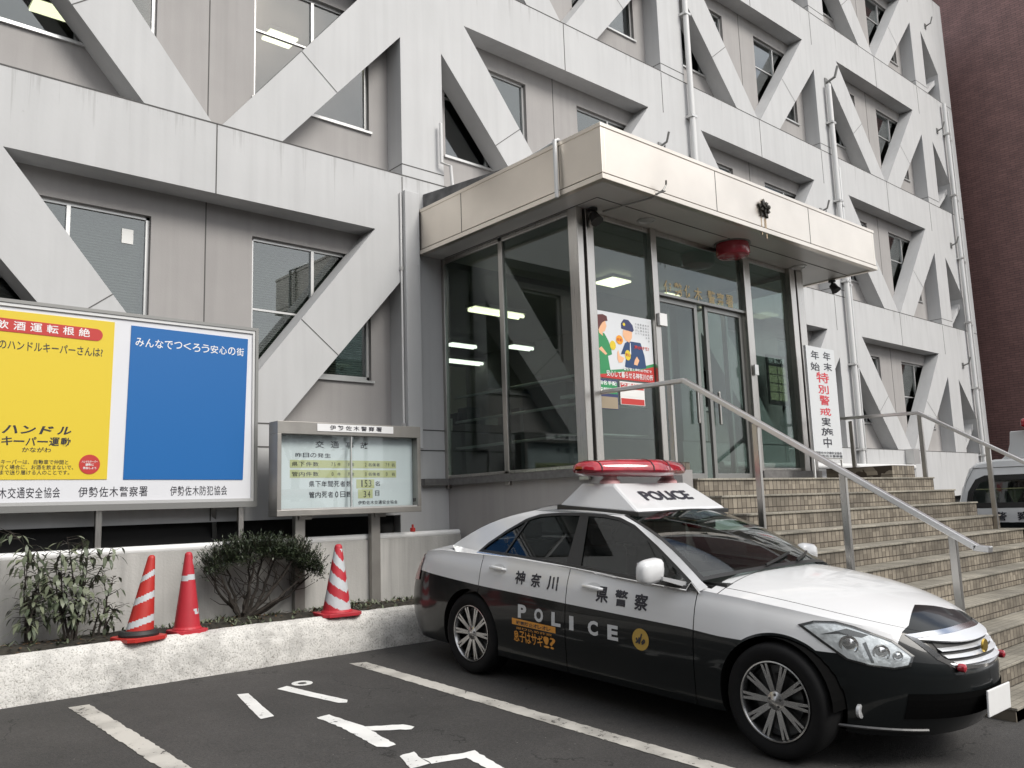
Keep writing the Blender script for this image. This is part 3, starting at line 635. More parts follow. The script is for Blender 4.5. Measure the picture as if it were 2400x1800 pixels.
# desks and shelves in the lobby
rd_ = random.Random(9)
for i in range(7):
    x, y, h_ = 7.0+rd_.uniform(0, 4), 9.2+rd_.uniform(0, 3.5), rd_.uniform(.7, 1.3)
    t = thing("office_cabinet", ["low grey cabinet near the front of the lobby", "pale cabinet beside the lobby counter", "tall pale cabinet deep in the lobby", "grey cabinet behind the left pane", "cabinet stacked with papers in the lobby", "small cabinet at the back of the lobby", "wide cabinet under the lobby lamps"][i], "cabinet", (x, y, 2.02), "cabinets in the lobby")
    MB().box((x-.4, y-.2, 2.021), (x+.4, y+.2, 2.02+h_)).build("carcass", ['alu_dk', 'paper', 'alu'][i % 3], t)
    for k in range(2): MB().box((x-.3+k*.35, y-.12, 2.021+h_), (x-.05+k*.35, y+.1, 2.02+h_+rd_.uniform(.08, .3))).build("paper_stack", 'paper' if (i+k) % 2 else 'dkb', t)
# paper notices
nt = MB(); nt.box((2.52, YB+.062, 4.40), (2.63, YB+.068, 4.55)); tag(nt.build("paper_notice", 'paper', loc=(2.52, YB, 4.4)), "small white paper stuck in the upper corner of the ground floor window", "notice")
# ================================================================ ENTRANCE STEPS
def stair_tile():
    m = bpy.data.materials.new("riser tiles cut"); m.use_nodes = True; nt = m.node_tree; b = nt.nodes["Principled BSDF"]; L = nt.links.new
    tcn = nt.nodes.new("ShaderNodeTexCoord"); sp = nt.nodes.new("ShaderNodeSeparateXYZ"); L(tcn.outputs["Object"], sp.inputs[0])
    def mth(op, a, bb=None, c=None):
        n = nt.nodes.new("ShaderNodeMath"); n.operation = op
        for i, v in enumerate((a, bb, c)):
            if v is None: continue
            if isinstance(v, (int, float)): n.inputs[i].default_value = v
            else: L(v, n.inputs[i])
        return n.outputs[0]
    nj = nt.nodes.new("ShaderNodeTexNoise"); nj.inputs["Scale"].default_value = 5; L(tcn.outputs["Object"], nj.inputs["Vector"])
    xw = mth('ADD', sp.outputs[0], mth('MULTIPLY', mth('SUBTRACT', nj.outputs["Fac"], .5), .02))
    xf = mth('FRACT', mth('DIVIDE', mth('ADD', xw, 50.0), .072)); zf = mth('FRACT', mth('DIVIDE', mth('ADD', sp.outputs[2], 16.5), .165))
    vx = mth('LESS_THAN', xf, .13); h1 = mth('LESS_THAN', mth('ABSOLUTE', mth('SUBTRACT', zf, .34)), .026); h2 = mth('LESS_THAN', zf, .05)
    gr = mth('MAXIMUM', vx, mth('MAXIMUM', h1, h2))
    cell = mth('FLOOR', mth('DIVIDE', mth('ADD', xw, 50.0), .072)); wn_ = nt.nodes.new("ShaderNodeTexWhiteNoise"); wn_.noise_dimensions = '2D'
    cb = nt.nodes.new("ShaderNodeCombineXYZ"); L(cell, cb.inputs[0]); L(mth('FLOOR', mth('DIVIDE', sp.outputs[2], .055)), cb.inputs[1]); L(cb.outputs[0], wn_.inputs["Vector"])
    r = nt.nodes.new("ShaderNodeValToRGB"); r.color_ramp.elements[0].color = (.175, .148, .112, 1); r.color_ramp.elements[1].color = (.315, .275, .215, 1); L(wn_.outputs["Value"], r.inputs["Fac"])
    n = nt.nodes.new("ShaderNodeTexNoise"); n.inputs["Scale"].default_value = 1.6; n.inputs["Detail"].default_value = 8; L(tcn.outputs["Object"], n.inputs["Vector"])
    mr = nt.nodes.new("ShaderNodeMapRange"); mr.inputs["From Min"].default_value = .36; mr.inputs["From Max"].default_value = .6; mr.inputs["To Min"].default_value = .5; mr.inputs["To Max"].default_value = 1; L(n.outputs["Fac"], mr.inputs["Value"])
    mm = nt.nodes.new("ShaderNodeMix"); mm.data_type = 'RGBA'; mm.blend_type = 'MULTIPLY'; mm.inputs["Factor"].default_value = 1; L(r.outputs["Color"], mm.inputs["A"]); L(mr.outputs["Result"], mm.inputs["B"])
    mg = nt.nodes.new("ShaderNodeMix"); mg.data_type = 'RGBA'; L(gr, mg.inputs["Factor"]); L(mm.outputs["Result"], mg.inputs["A"]); mg.inputs["B"].default_value = (.04, .028, .018, 1)
    L(mg.outputs["Result"], b.inputs["Base Color"]); b.inputs["Roughness"].default_value = .6
    bp = nt.nodes.new("ShaderNodeBump"); bp.invert = True; bp.inputs["Strength"].default_value = .7; bp.inputs["Distance"].default_value = .004; L(gr, bp.inputs["Height"]); L(bp.outputs["Normal"], b.inputs["Normal"])
    return m
M['riser2'] = stair_tile()
SX0, SX1, SY, SZ, RH, TD = 6.42, 11.5, 4.75, 1.86, .165, .2476
sts = thing("entrance_steps", "wide flight of beige tiled steps climbing to the glass entrance", "steps", (9, 3.4, .2))
NST = 11
for k in range(NST):
    y, z = SY-TD*k, SZ-RH*k
    s_ = MB()
    yb = y+TD if k else 5.9
    s_.box((SX0, y, z-RH), (SX1, yb+.02 if k else yb, z-.018), 0)
    s_.box((SX0-.006, y-.016, z-.018), (SX1+.006, yb-.004 if k else yb-.001, z), 1)
    s_.build("step", ['riser2', 'tread'], sts, bevel=.003)
s_ = MB(); s_.box((SX0+.01, SY-TD*10, -.05), (SX1-.01, 5.85, .2)); s_.yz([(SY-TD*10+.02, .0), (5.85, .0), (5.85, 1.66), (SY, 1.66)], SX0+.012, SX0+.03); s_.build("footing", 'conc_in', sts)
s_ = MB(); s_.box((SX0, 5.0, 1.861), (6.66, 5.88, 2.025), 0); s_.build("side_plinth", 'riser2', sts)
s_ = MB(); s_.box((10.85, 4.98, 1.861), (11.5, 5.88, 2.025), 0); s_.build("side_plinth", 'riser2', sts)
def rail(x, ys, ztop, ye, ze, posts, tail, label):
    t = thing("handrail", label, "handrail", (x, 4, 1.5), "steel handrails of the steps")
    m_ = MB(); yc = 4.86 if x < 9 else 4.77
    m_.bar((x, ys, ztop+.03), (x, yc, ztop), .065, .04); m_.bar((x, yc+.01, ztop+.005), (x, ye, ze), .065, .045); m_.bar((x, ye+.02, ze+.002), (x, ye-tail, ze-.01), .065, .045)
    m_.build("rail", 'steel_rail', t, bevel=.006)
    for py in posts:
        zt_ = ztop if py > yc else ztop+(ze-ztop)*(yc-py)/(yc-ye)
        kk = max(0, math.ceil((SY-py)/TD-.001)); zb = SZ-RH*kk if py < 5.0 or x > 100 else 1.86
        MB().box((x-.02, py-.027, zb), (x+.02, py+.027, zt_-.02)).build("post", 'steel', t, bevel=.004)
    return t
rail(6.47, 6.5, 2.785, 2.42, 1.262, (5.03, 4.13, 3.37, 2.58), .09, "steel handrail on the left of the steps, nearest the patrol car")
rail(11.3, 5.9, 2.70, 2.33, 1.21, (5.7, 4.76, 3.98, 3.2, 2.45), .09, "steel handrail on the far right edge of the steps")

# ================================================================ PLANTER
def rough_white():
    m = mat("rough white render", (.62, .605, .565), .85)
    nt = m.node_tree; b = nt.nodes["Principled BSDF"]; L = nt.links.new
    tcn = nt.nodes.new("ShaderNodeTexCoord")
    n = nt.nodes.new("ShaderNodeTexNoise"); n.inputs["Scale"].default_value = 72; n.inputs["Detail"].default_value = 6; n.inputs["Roughness"].default_value = .75; L(tcn.outputs["Object"], n.inputs["Vector"])
    n2 = nt.nodes.new("ShaderNodeTexNoise"); n2.inputs["Scale"].default_value = 4; n2.inputs["Detail"].default_value = 9; n2.inputs["Roughness"].default_value = .65; L(tcn.outputs["Object"], n2.inputs["Vector"])
    r = nt.nodes.new("ShaderNodeValToRGB"); e = r.color_ramp.elements; e[0].position = .35; e[0].color = (.26, .245, .215, 1); e[1].position = .49; e[1].color = (.70, .685, .65, 1); L(n.outputs["Fac"], r.inputs["Fac"])
    mr = nt.nodes.new("ShaderNodeMapRange"); mr.inputs["From Min"].default_value = .38; mr.inputs["From Max"].default_value = .55; mr.inputs["To Min"].default_value = .78; mr.inputs["To Max"].default_value = 1.05; L(n2.outputs["Fac"], mr.inputs["Value"])
    mm = nt.nodes.new("ShaderNodeMix"); mm.data_type = 'RGBA'; mm.blend_type = 'MULTIPLY'; mm.inputs["Factor"].default_value = 1; L(r.outputs["Color"], mm.inputs["A"]); L(mr.outputs["Result"], mm.inputs["B"]); L(mm.outputs["Result"], b.inputs["Base Color"])
    bp = nt.nodes.new("ShaderNodeBump"); bp.inputs["Strength"].default_value = .8; bp.inputs["Distance"].default_value = .012; L(n.outputs["Fac"], bp.inputs["Height"]); L(bp.outputs["Normal"], b.inputs["Normal"])
    return m
M['kerb'] = rough_white()
kb = MB(); prof = [(7.13, .30), (7.135, .42), (7.15, .55), (7.17, .64), (7.20, .695), (7.25, .715), (7.32, .71), (7.33, .60)]
def _pl(t):
    i = min(int(t), len(prof)-2); f = t-i; return (prof[i][0]*(1-f)+prof[i+1][0]*f, prof[i][1]*(1-f)+prof[i+1][1]*f)
def kfn(x, t):
    y, z = _pl(t); n = noise.noise(Vector((x*14, y*14, z*14)))*.008+noise.noise(Vector((x*45, y*45, z*45)))*.006+noise.noise(Vector((x*1.7, 0, z*2)))*.015
    return (x, y-n, z+n*.6)
kb.grid(kfn, [-4.6+i*.025 for i in range(int((6.2+4.6)/.025)+1)], [i*.2 for i in range(36)], flip=True)
tag(kb.build("planter_kerb", 'kerb', loc=(1, 7.2, .4), smooth=True, angle=80), "rough white rendered kerb holding the planting strip above the asphalt", "kerb")
soil = MB()
def sfn(x, y): return (x, y, .69+noise.noise(Vector((x*3, y*3, 0)))*.03+noise.noise(Vector((x*14, y*14, 3)))*.012+(.03 if 7.45 < y < 7.9 else 0))
soil.grid(sfn, [-4.6+i*.06 for i in range(181)], [7.3+i*.05 for i in range(15)])
M['soil'] = mat("dark soil", (.045, .04, .03), .95, noise_amt=.6, nscale=18, bump=1, bscale=60)
struct(soil.build("soil", 'soil', loc=(1, 7.6, .7), smooth=True))
lw = MB(); lw.box((-4.6, 8.0, .5), (6.2, 8.11, 1.36)); o = lw.build("garden_wall", 'wall_low', loc=(1, 8, .7)); tag(o, "low off-white wall behind the planting strip with a rounded coping", "wall")
lw = MB(); lw.tube([(-4.6, 8.05, 1.385), (6.2, 8.05, 1.385)], .036, 12); lw.build("coping", 'white', o, smooth=True)
# litter and low growth on the soil
def leaf(mb, p, d, n, L, W, mi=0, bend=.25):
    d = d.normalized(); s = d.cross(n).normalized(); n = s.cross(d).normalized()
    a = p; b = p+d*L*.35-n*L*bend*.1; c = p+d*L*.7-n*L*bend*.5; e = p+d*L-n*L*bend
    mb.add([a, b+s*W*.5, b-s*W*.5, c+s*W*.38, c-s*W*.38, e], [(0, 2, 1), (1, 2, 4, 3), (3, 4, 5)], mi)
def leaf_mat(name, c1, c2, rough=.45):
    m = mat(name, c1, rough); nt = m.node_tree; b = nt.nodes["Principled BSDF"]; L = nt.links.new
    g_ = nt.nodes.new("ShaderNodeNewGeometry"); r = nt.nodes.new("ShaderNodeValToRGB"); r.color_ramp.elements[0].color = (*c1, 1); r.color_ramp.elements[1].color = (*c2, 1)
    L(g_.outputs["Random Per Island"], r.inputs["Fac"]); L(r.outputs["Color"], b.inputs["Base Color"]); return m
M['leaf_dk'] = leaf_mat("dark shrub leaves", (.018, .030, .016), (.06, .078, .038))
M['leaf_md'] = leaf_mat("broad leaves", (.06, .08, .045), (.18, .20, .13))
M['leaf_dry'] = leaf_mat("fallen leaves", (.03, .02, .012), (.14, .075, .03), .8)
M['bark'] = mat("bark", (.045, .037, .03), .9, noise_amt=.5, nscale=30, bump=.6, bscale=80)
rd = random.Random(3); lt = MB()
for i in range(900):
    x, y = rd.uniform(-1, 6.1), rd.uniform(7.33, 7.95); p = Vector(sfn(x, y))+Vector((0, 0, .012)); a = rd.uniform(0, 6.28)
    leaf(lt, p, Vector((math.cos(a), math.sin(a), rd.uniform(-.1, .35))), Vector((rd.uniform(-.4, .4), rd.uniform(-.4, .4), 1)), rd.uniform(.02, .045), rd.uniform(.01, .022))
tag(lt.build("leaf_litter", 'leaf_dry', loc=(1, 7.6, .7)), kind='stuff'); bpy.data.objects["leaf_litter"]['label'] = "fallen leaves scattered over the soil strip"
wd = MB()
for i in range(340):
    cx_ = rd.choice([.6, 1.7, 2.9, 3.4, 4.6, 5.3, 5.8, 4.4]) ; x, y = rd.gauss(cx_, .3), rd.uniform(7.36, 7.98)
    if x > 6.15: continue
    p = Vector(sfn(x, y))
    for j in range(4):
        a = rd.uniform(0, 6.28); leaf(wd, p, Vector((math.cos(a), math.sin(a), rd.uniform(.5, 1.8))), Vector((-math.cos(a), -math.sin(a), .6)), rd.uniform(.03, .075), rd.uniform(.006, .02))
o = wd.build("ground_cover", 'leaf_md', loc=(1, 7.6, .7)); tag(o, "low weeds growing in the soil strip", kind='stuff')

def branch_path(p0, d0, L, n, rnd, wig=.25, lift=.1):
    pts = [Vector(p0)]; d = Vector(d0).normalized()
    for i in range(n):
        d = (d+Vector((rnd.uniform(-wig, wig), rnd.uniform(-wig, wig)*.7, rnd.uniform(-wig, wig)+lift))).normalized(); pts.append(pts[-1]+d*L/n)
    return pts
# domed shrub with bare wiry stems
sh = thing("shrub", "dark umbrella-shaped shrub with bare wiry stems in front of the notice board post", "shrub", (3.47, 7.75, .72))
stm, crn = MB(), MB(); r_ = random.Random(11)
CXs, CYs, CZs = 3.63, 7.74, 1.20
def crown_top(x): return 1.43-.20*((x-3.58)/.56)**2
tips = []
for i in range(11):
    tx = 3.06+1.15*(i+.5)/11+r_.uniform(-.05, .05); ty = CYs+r_.uniform(-.2, .16)
    tz = crown_top(tx)-.17+r_.uniform(-.03, .03)
    p0 = Vector((3.45+r_.uniform(-.03, .03), 7.75+r_.uniform(-.02, .02), .70)); p3 = Vector((tx, ty, max(tz, 1.02)))
    mid = p0.lerp(p3, .35)+Vector(((tx-3.5)*.12, 0, -.04)); pts = []
    for j in range(10):
        t = j/9; q = (p0*(1-t)**2+mid*2*t*(1-t)+p3*t*t)+Vector((r_.uniform(-.014, .014), r_.uniform(-.014, .014), r_.uniform(-.012, .012))); pts.append(q)
    stm.tube(pts, [.024-.017*j/9 for j in range(10)], 6); tips.append(pts[-1])
    for b in range(6):
        s0 = pts[r_.randrange(4, 9)]; e = Vector((s0.x+r_.uniform(-.26, .26), s0.y+r_.uniform(-.14, .14), min(crown_top(s0.x)-.03, s0.z+r_.uniform(.06, .28))))
        m_ = s0.lerp(e, .5)+Vector((r_.uniform(-.03, .03), 0, -.02)); stm.tube([s0, m_, e], [.005, .0035, .002], 5); tips.append(e)
stm.tube([(3.45, 7.75, .66), (3.455, 7.75, .76)], [.05, .03], 8)
for i in range(11500):
    if r_.random() < .88:
        a = r_.uniform(0, 6.28); rr = math.sqrt(r_.random()); x = CXs+.60*rr*math.cos(a)+(.0); y = CYs+.27*rr*math.sin(a)
        x = 3.06 + (x-3.03)*.98
        lump = noise.noise(Vector((x*7, y*7, 1)))*.085
        zt_ = crown_top(x)*(1)-.05*rr+lump; th = .135*(1-rr*.25)
        z = zt_-th*r_.random()**1.5
        if noise.noise(Vector((x*9, y*9, z*9))) < -.28: continue
        p = Vector((x, y, z))
    else:
        t = r_.choice(tips); p = t+Vector((r_.gauss(0, .05), r_.gauss(0, .05), r_.gauss(0, .03)))
        if p.z < crown_top(p.x)-.17: continue
    d = Vector((r_.uniform(-1, 1), r_.uniform(-1, 1), r_.uniform(-.15, 1)))
    leaf(crn, p, d, Vector((r_.uniform(-.5, .5), r_.uniform(-.5, .5), 1)), r_.uniform(.028, .046), r_.uniform(.008, .013))
for i in range(420):  # new shoots standing out of the crown
    a = r_.uniform(0, 6.28); rr = r_.uniform(.2, 1.0)**.5; x, y = 3.62+.585*rr*math.cos(a), 7.74+.27*rr*math.sin(a)
    p = Vector((x, y, crown_top(x)-.06)); d = Vector(((x-3.62)*.9+r_.uniform(-.3, .3), (y-7.74)*1.5+r_.uniform(-.2, .2), .75)).normalized(); L_ = r_.uniform(.05, .15)
    stm.tube([p, p+d*L_], [.0022, .001], 4, cap=False)
    for j in range(9): leaf(crn, p+d*L_*j/8, (d+Vector((r_.uniform(-1, 1), r_.uniform(-1, 1), r_.uniform(-.3, .6)))*.9), Vector((r_.uniform(-.3, .3), r_.uniform(-.3, .3), 1)), r_.uniform(.024, .042), r_.uniform(.007, .012))
for i in range(700):  # the lower right-hand lobe
    p = Vector((4.12+r_.gauss(0, .08), 7.74+r_.gauss(0, .07), 1.12+r_.gauss(0, .045))); d = Vector((r_.uniform(-.5, 1), r_.uniform(-1, 1), r_.uniform(-.2, 1)))
    leaf(crn, p, d, Vector((0, 0, 1)), r_.uniform(.028, .046), r_.uniform(.008, .013))
stm.build("trunk", 'bark', sh, smooth=True); crn.build("crown", 'leaf_dk', sh)
def leafy(x, y, z, h_, spread, nst, nl, label, seed, lean=0, leafL=(.06, .11), group=None):
    t = thing("leafy_plant", label, "plant", (x, y, z)); q = random.Random(seed); sm, lv = MB(), MB()
    for i in range(nst):
        hh = h_*q.uniform(.45, 1) if i else h_
        d = Vector((q.uniform(-1, 1)*spread+lean, q.uniform(-.5, .4)*spread, 1)); pts = branch_path((x+q.uniform(-.04, .04), y+q.uniform(-.03, .03), z-.02), d, hh, 9, q, .16, .05)
        sm.tube(pts, [.011-.009*j/9 for j in range(10)], 6)
        for j in range(int(nl/nst)):
            k_ = q.uniform(2.0, 9); a = pts[int(k_)]; b = pts[min(int(k_)+1, 9)]; p = a.lerp(b, k_-int(k_))
            an = q.uniform(0, 6.28); out = Vector((math.cos(an), math.sin(an)*.8, q.uniform(-.2, .5)))
            tw = p+out*q.uniform(.02, .13); sm.tube([p, tw], [.003, .0015], 4, cap=False)
            leaf(lv, tw, out+Vector((0, 0, q.uniform(-1.3, .15))), Vector((-out.x*.5, -out.y*.5, 1)), q.uniform(*leafL), q.uniform(.022, .04), bend=.45)
    sm.build("stem", 'bark', t, smooth=True); lv.build("foliage", 'leaf_md', t); return t
leafy(1.93, 7.62, .70, 1.05, .20, 7, 380, "tall leafy plant with drooping leaves left of the cones", 21, lean=-.08)
leafy(1.66, 7.66, .70, .80, .35, 6, 200, "bushy leafy plant at the left edge under the billboard", 24, lean=-.05)
leafy(2.15, 7.66, .70, .60, .30, 4, 80, "small leafy plant with bare forked stems behind the left cone", 33, lean=.22, leafL=(.05, .085))

# ================================================================ BILLBOARD
bb = thing("billboard", "large white billboard with a yellow poster and a blue poster", "billboard", (2, 8.08, 1.4))
M['bb_white'] = mat("billboard face", (.72, .73, .76), .35, noise_amt=.03, nscale=2)
bx0, bx1, bz0, bz1 = .28, 3.675, 1.80, 3.515
MB().box((bx0, 8.06, bz0), (bx1, 8.115, bz1)).build("panel", 'bb_white', bb)
f = MB(); f.box((bx0, 8.035, bz0-.055), (bx1+.012, 8.13, bz0)); f.box((bx0, 8.035, bz1), (bx1+.012, 8.13, bz1+.03)); f.box((bx1-.018, 8.035, bz0), (bx1+.012, 8.13, bz1)); f.box((bx0-.012, 8.035, bz0), (bx0+.018, 8.13, bz1))
f.build("frame", 'alu_dk', bb)
f = MB(); f.box((bx0+.02, 8.045, bz0+.001), (bx1-.02, 8.058, bz0+.03)); f.box((bx0+.02, 8.045, bz1-.03), (bx1-.02, 8.058, bz1-.002)); f.box((bx1-.045, 8.045, bz0+.03), (bx1-.02, 8.058, bz1-.03)); f.build("inner_frame", 'alu', bb)
for x in (.6, 2.25, 3.56):
    MB().box((x-.025, 8.115, .5), (x+.025, 8.165, 3.2)).build("leg", 'steel', bb)
MB().bar((3.30, 8.17, 1.9), (3.42, 8.42, 1.45), .04, .04).build("brace", 'alu_dk', bb)
M['yel'] = mat("yellow print", hexc('dcc22e'), .5); M['blu'] = mat("blue print", hexc('0d62a6'), .4); M['redp'] = mat("red print", hexc('bc3630'), .5); M['ink'] = mat("black print", (.02, .02, .03), .5); M['inkw'] = mat("white print", (.8, .8, .8), .5)
M['ink_b'] = mat("navy print", (.03, .04, .12), .5); M['greenp'] = mat("green print", hexc('2f8a55'), .5); M['skin'] = mat("skin print", hexc('e8b48c'), .5); M['brownp'] = mat("brown print", hexc('5b2a2a'), .5); M['oran'] = mat("orange print", hexc('e89a20'), .5)
yl = MB(); yl.xz([(.92, 2.02), (2.288, 2.02), (2.31, 3.447), (.92, 3.447)], 8.054, 8.0595); yp = yl.build("yellow_poster", 'yel', bb)
pl = MB(); rr = .055; pl.xz([(1.02, 3.27)]+[(2.155+rr*math.cos(a), 3.312+rr*math.sin(a)) for a in [(-90+15*i)*math.pi/180 for i in range(13)]]+[(1.02, 3.385)], 8.050, 8.0535); pl.build("red_banner", 'redp', yp)
f50 = lambda y: (lambda x, z: (x, y, z))
t_ = MB()
for i, c in enumerate("飲酒運転根絶"): text(t_, c, f50(8.049), 1.372+i*.1275, 3.285, 1.372+i*.1275+.092, 3.36, .012)
t_.build("lettering", 'inkw', yp)
t_ = MB(); text(t_, "あなたのハンドルキーパーさんは?", f50(8.0525), 1.20, 3.115, 2.215, 3.195, .01)
t_.build("lettering", 'ink', yp); t_ = MB()
for i, c in enumerate("ハンドル"): text(t_, c, f50(8.0525), 1.455+i*.138, 2.405, 1.455+i*.138+.115, 2.475, .03, shear=.2)
for i, c in enumerate("キーパー運動"): text(t_, c, f50(8.0525), 1.455+i*.089, (2.335 if c == 'ー' else 2.305), 1.455+i*.089+.082, (2.348 if c == 'ー' else 2.38), .018, shear=.1)
text(t_, "かながわ", f50(8.0525), 1.61, 2.25, 1.83, 2.293, .012)
t_.build("title_lettering", 'ink', yp); t_ = MB()
text(t_, "ハンドルキーパーは、自動車で仲間と", f50(8.0525), 1.30, 2.148, 1.97, 2.188, .006); t_.build("lettering", 'ink', yp); t_ = MB()
text(t_, "飲酒などに行く場合に、お酒を飲まないで、", f50(8.0525), 1.25, 2.104, 2.01, 2.144, .006); t_.build("lettering", 'ink', yp); t_ = MB()
text(t_, "仲間を自宅まで送り届ける人のことです。", f50(8.0525), 1.25, 2.06, 1.98, 2.10, .006)
t_.build("lettering", 'ink', yp)
rn = MB(); rn.lathe([(.001, 8.050), (.086, 8.0505), (.086, 8.0535)], (2.14, 0, 2.151), 32, 'y'); rn.build("red_roundel", 'redp', yp)
t_ = MB(); text(t_, "ハンドルキーパー", f50(8.0485), 2.075, 2.165, 2.205, 2.185, .02); text(t_, "運動に", f50(8.0485), 2.105, 2.137, 2.175, 2.16, .02); text(t_, "参加しよう", f50(8.0485), 2.085, 2.108, 2.195, 2.13, .02); t_.build("lettering", 'inkw', yp)
bl = MB(); bl.xz([(2.425, 2.018), (3.545, 2.011), (3.582, 3.425), (2.455, 3.435)], 8.054, 8.0595); bp_ = bl.build("blue_poster", 'blu', bb)
t_ = MB(); msg = "みんなでつくろう安心の街"
for i, c in enumerate(msg): text(t_, c, f50(8.0525), 2.495+i*.088, 3.245+(.012 if c in 'つく' else 0), 2.495+i*.088+.076, 3.325, .008)
t_.build("lettering", 'inkw', bp_)
t_ = MB(); fb = f50(8.0585)
for s_, a, b in (("伊勢佐木交通安全協会", 1.255, 1.925), ("伊勢佐木警察署", 2.06, 2.652), ("伊勢佐木防犯協会", 2.845, 3.398)):
    p_ = (b-a)/len(s_); t_ = MB()
    for i, c in enumerate(s_): text(t_, c, fb, a+i*p_, 1.865, a+i*p_+p_*.88, 1.955, .006)
    t_.build("lettering", 'ink', bb)

# ================================================================ NOTICE BOARD
M['glass_n'] = glass_mat('notice glass', (.95, .97, .97), ior=1.3)
nb = thing("notice_board", "aluminium framed glass notice board of traffic accident figures on two posts", "notice board", (4.6, 7.85, .7))
nx0, nx1, nz0, nz1 = 3.755, 5.46, 1.64, 2.575
M['nb_alu'] = mat("weathered aluminium", (.36, .345, .32), .4, .6, noise_amt=.15, nscale=5)
f = MB(); f.box((nx0, 7.74, nz1-.125), (nx1, 7.93, nz1)); f.box((nx0, 7.74, nz0), (nx1, 7.93, nz0+.06)); f.box((nx0, 7.74, nz0+.06), (nx0+.045, 7.93, nz1-.125)); f.box((nx1-.045, 7.74, nz0+.06), (nx1, 7.93, nz1-.125)); f.box((nx0+.045, 7.915, nz0+.06), (nx1-.045, 7.93, nz1-.125))
f.build("frame", 'nb_alu', nb, bevel=.004)
f = MB(); f.box((nx0+.045, 7.845, nz0+.06), (nx1-.045, 7.85, nz1-.125)); wp = f.build("display_panel", mat("notice face", (.66, .70, .71), .5), nb)
f = MB(); f.box((nx0+.045, 7.765, nz0+.06), (4.62, 7.769, nz1-.13)); f.build("pane", 'glass_n', nb); f = MB(); f.box((4.59, 7.782, nz0+.06), (nx1-.045, 7.786, nz1-.13)); f.build("pane", 'glass_n', nb)
f = MB(); f.box((4.59, 7.76, nz0+.06), (4.602, 7.79, nz1-.13)); f.box((nx0+.045, 7.758, nz0+.061), (nx1-.045, 7.79, nz0+.075)); f.build("sliding_track", 'alu', nb)
f = MB(); f.box((5.36, 7.745, 1.75), (5.39, 7.76, 1.79)); f.build("lock", 'black', nb)
MB().box((4.185, 7.733, 2.486), (5.098, 7.7395, 2.562)).build("name_plate", 'inkw', nb)
t_ = MB()
for i, c in enumerate("伊勢佐木警察署"): text(t_, c, f50(7.731), 4.325+i*.0925, 2.501, 4.325+i*.0925+.072, 2.55, .012)
def spread(s_, a, b, z0, z1, gap=.85, bold=.008, y=7.8425):
    p_ = (b-a)/len(s_)
    for i, c in enumerate(s_):
        if c == ' ': continue
        w_ = p_*gap*(.28 if c == '1' else .6 if c in '0123456789' else 1); o_ = (p_*gap-w_)/2
        text(t_, c, f50(y), a+i*p_+o_, z0, a+i*p_+o_+w_, z1, bold)
DX = .02
spread("交通事故", 4.22, 4.93, 2.325, 2.395, .55)
t_.build("lettering", 'ink', nb); t_ = MB()
spread("昨日の発生", 4.0, 4.41, 2.225, 2.27)
for z, a, b, c in ((2.137, '75', '2', '79'), (2.037, '0', '0', '0')):
    spread("県下件数" if a == '75' else "管内件数", 3.96, 4.27, z-.004, z+.042)
    spread(a, 4.40, 4.46 if len(a) > 1 else 4.44, z, z+.038, .9, 0); spread("件", 4.475, 4.52, z, z+.036); spread("死者", 4.60, 4.68, z, z+.036)
    spread(b, 4.80, 4.835, z, z+.038, .9, 0); spread("名傷者", 4.845, 5.0, z, z+.036); spread(c, 5.06, 5.12 if len(c) > 1 else 5.10, z, z+.038, .9, 0); spread("名", 5.14, 5.19, z, z+.036)
t_.build("lettering", 'ink', nb); t_ = MB()
spread("県下年間死者数", 4.15, 4.65, 1.925, 1.985); spread("153", 4.74, 4.89, 1.922, 1.992, 1.1, .0); spread("名", 4.93, 5.0, 1.93, 1.98)
t_.build("lettering", 'ink', nb); t_ = MB()
spread("管内死者0日数", 4.15, 4.65, 1.815, 1.877); spread("34", 4.775, 4.875, 1.81, 1.878, 1.1, .0); spread("日", 4.93, 4.99, 1.825, 1.88)
t_.build("lettering", 'ink', nb); t_ = MB()
spread("伊勢佐木交通安全協会", 4.72, 5.22, 1.735, 1.775)
t_.build("lettering", 'ink', nb)
f = MB()
for z in (2.118, 2.018): f.box((3.94, 7.8435, z), (5.20, 7.8455, z+.08))
f.box((4.70, 7.8435, 1.905), (4.92, 7.8455, 2.0)); f.box((4.72, 7.8435, 1.80), (4.90, 7.8455, 1.895))
f.build("yellow_strip", mat("yellowed strip", (.52, .53, .28), .6), nb)
for x in (4.10, 4.99):
    MB().box((x-.055, 7.93, .62), (x+.055, 8.0-.002, 1.75)).build("post", 'nb_alu', nb, bevel=.004)
    MB().box((x-.02, 7.915, 1.6), (x+.12, 7.93, 1.645)).build("bracket", 'nb_alu', nb)

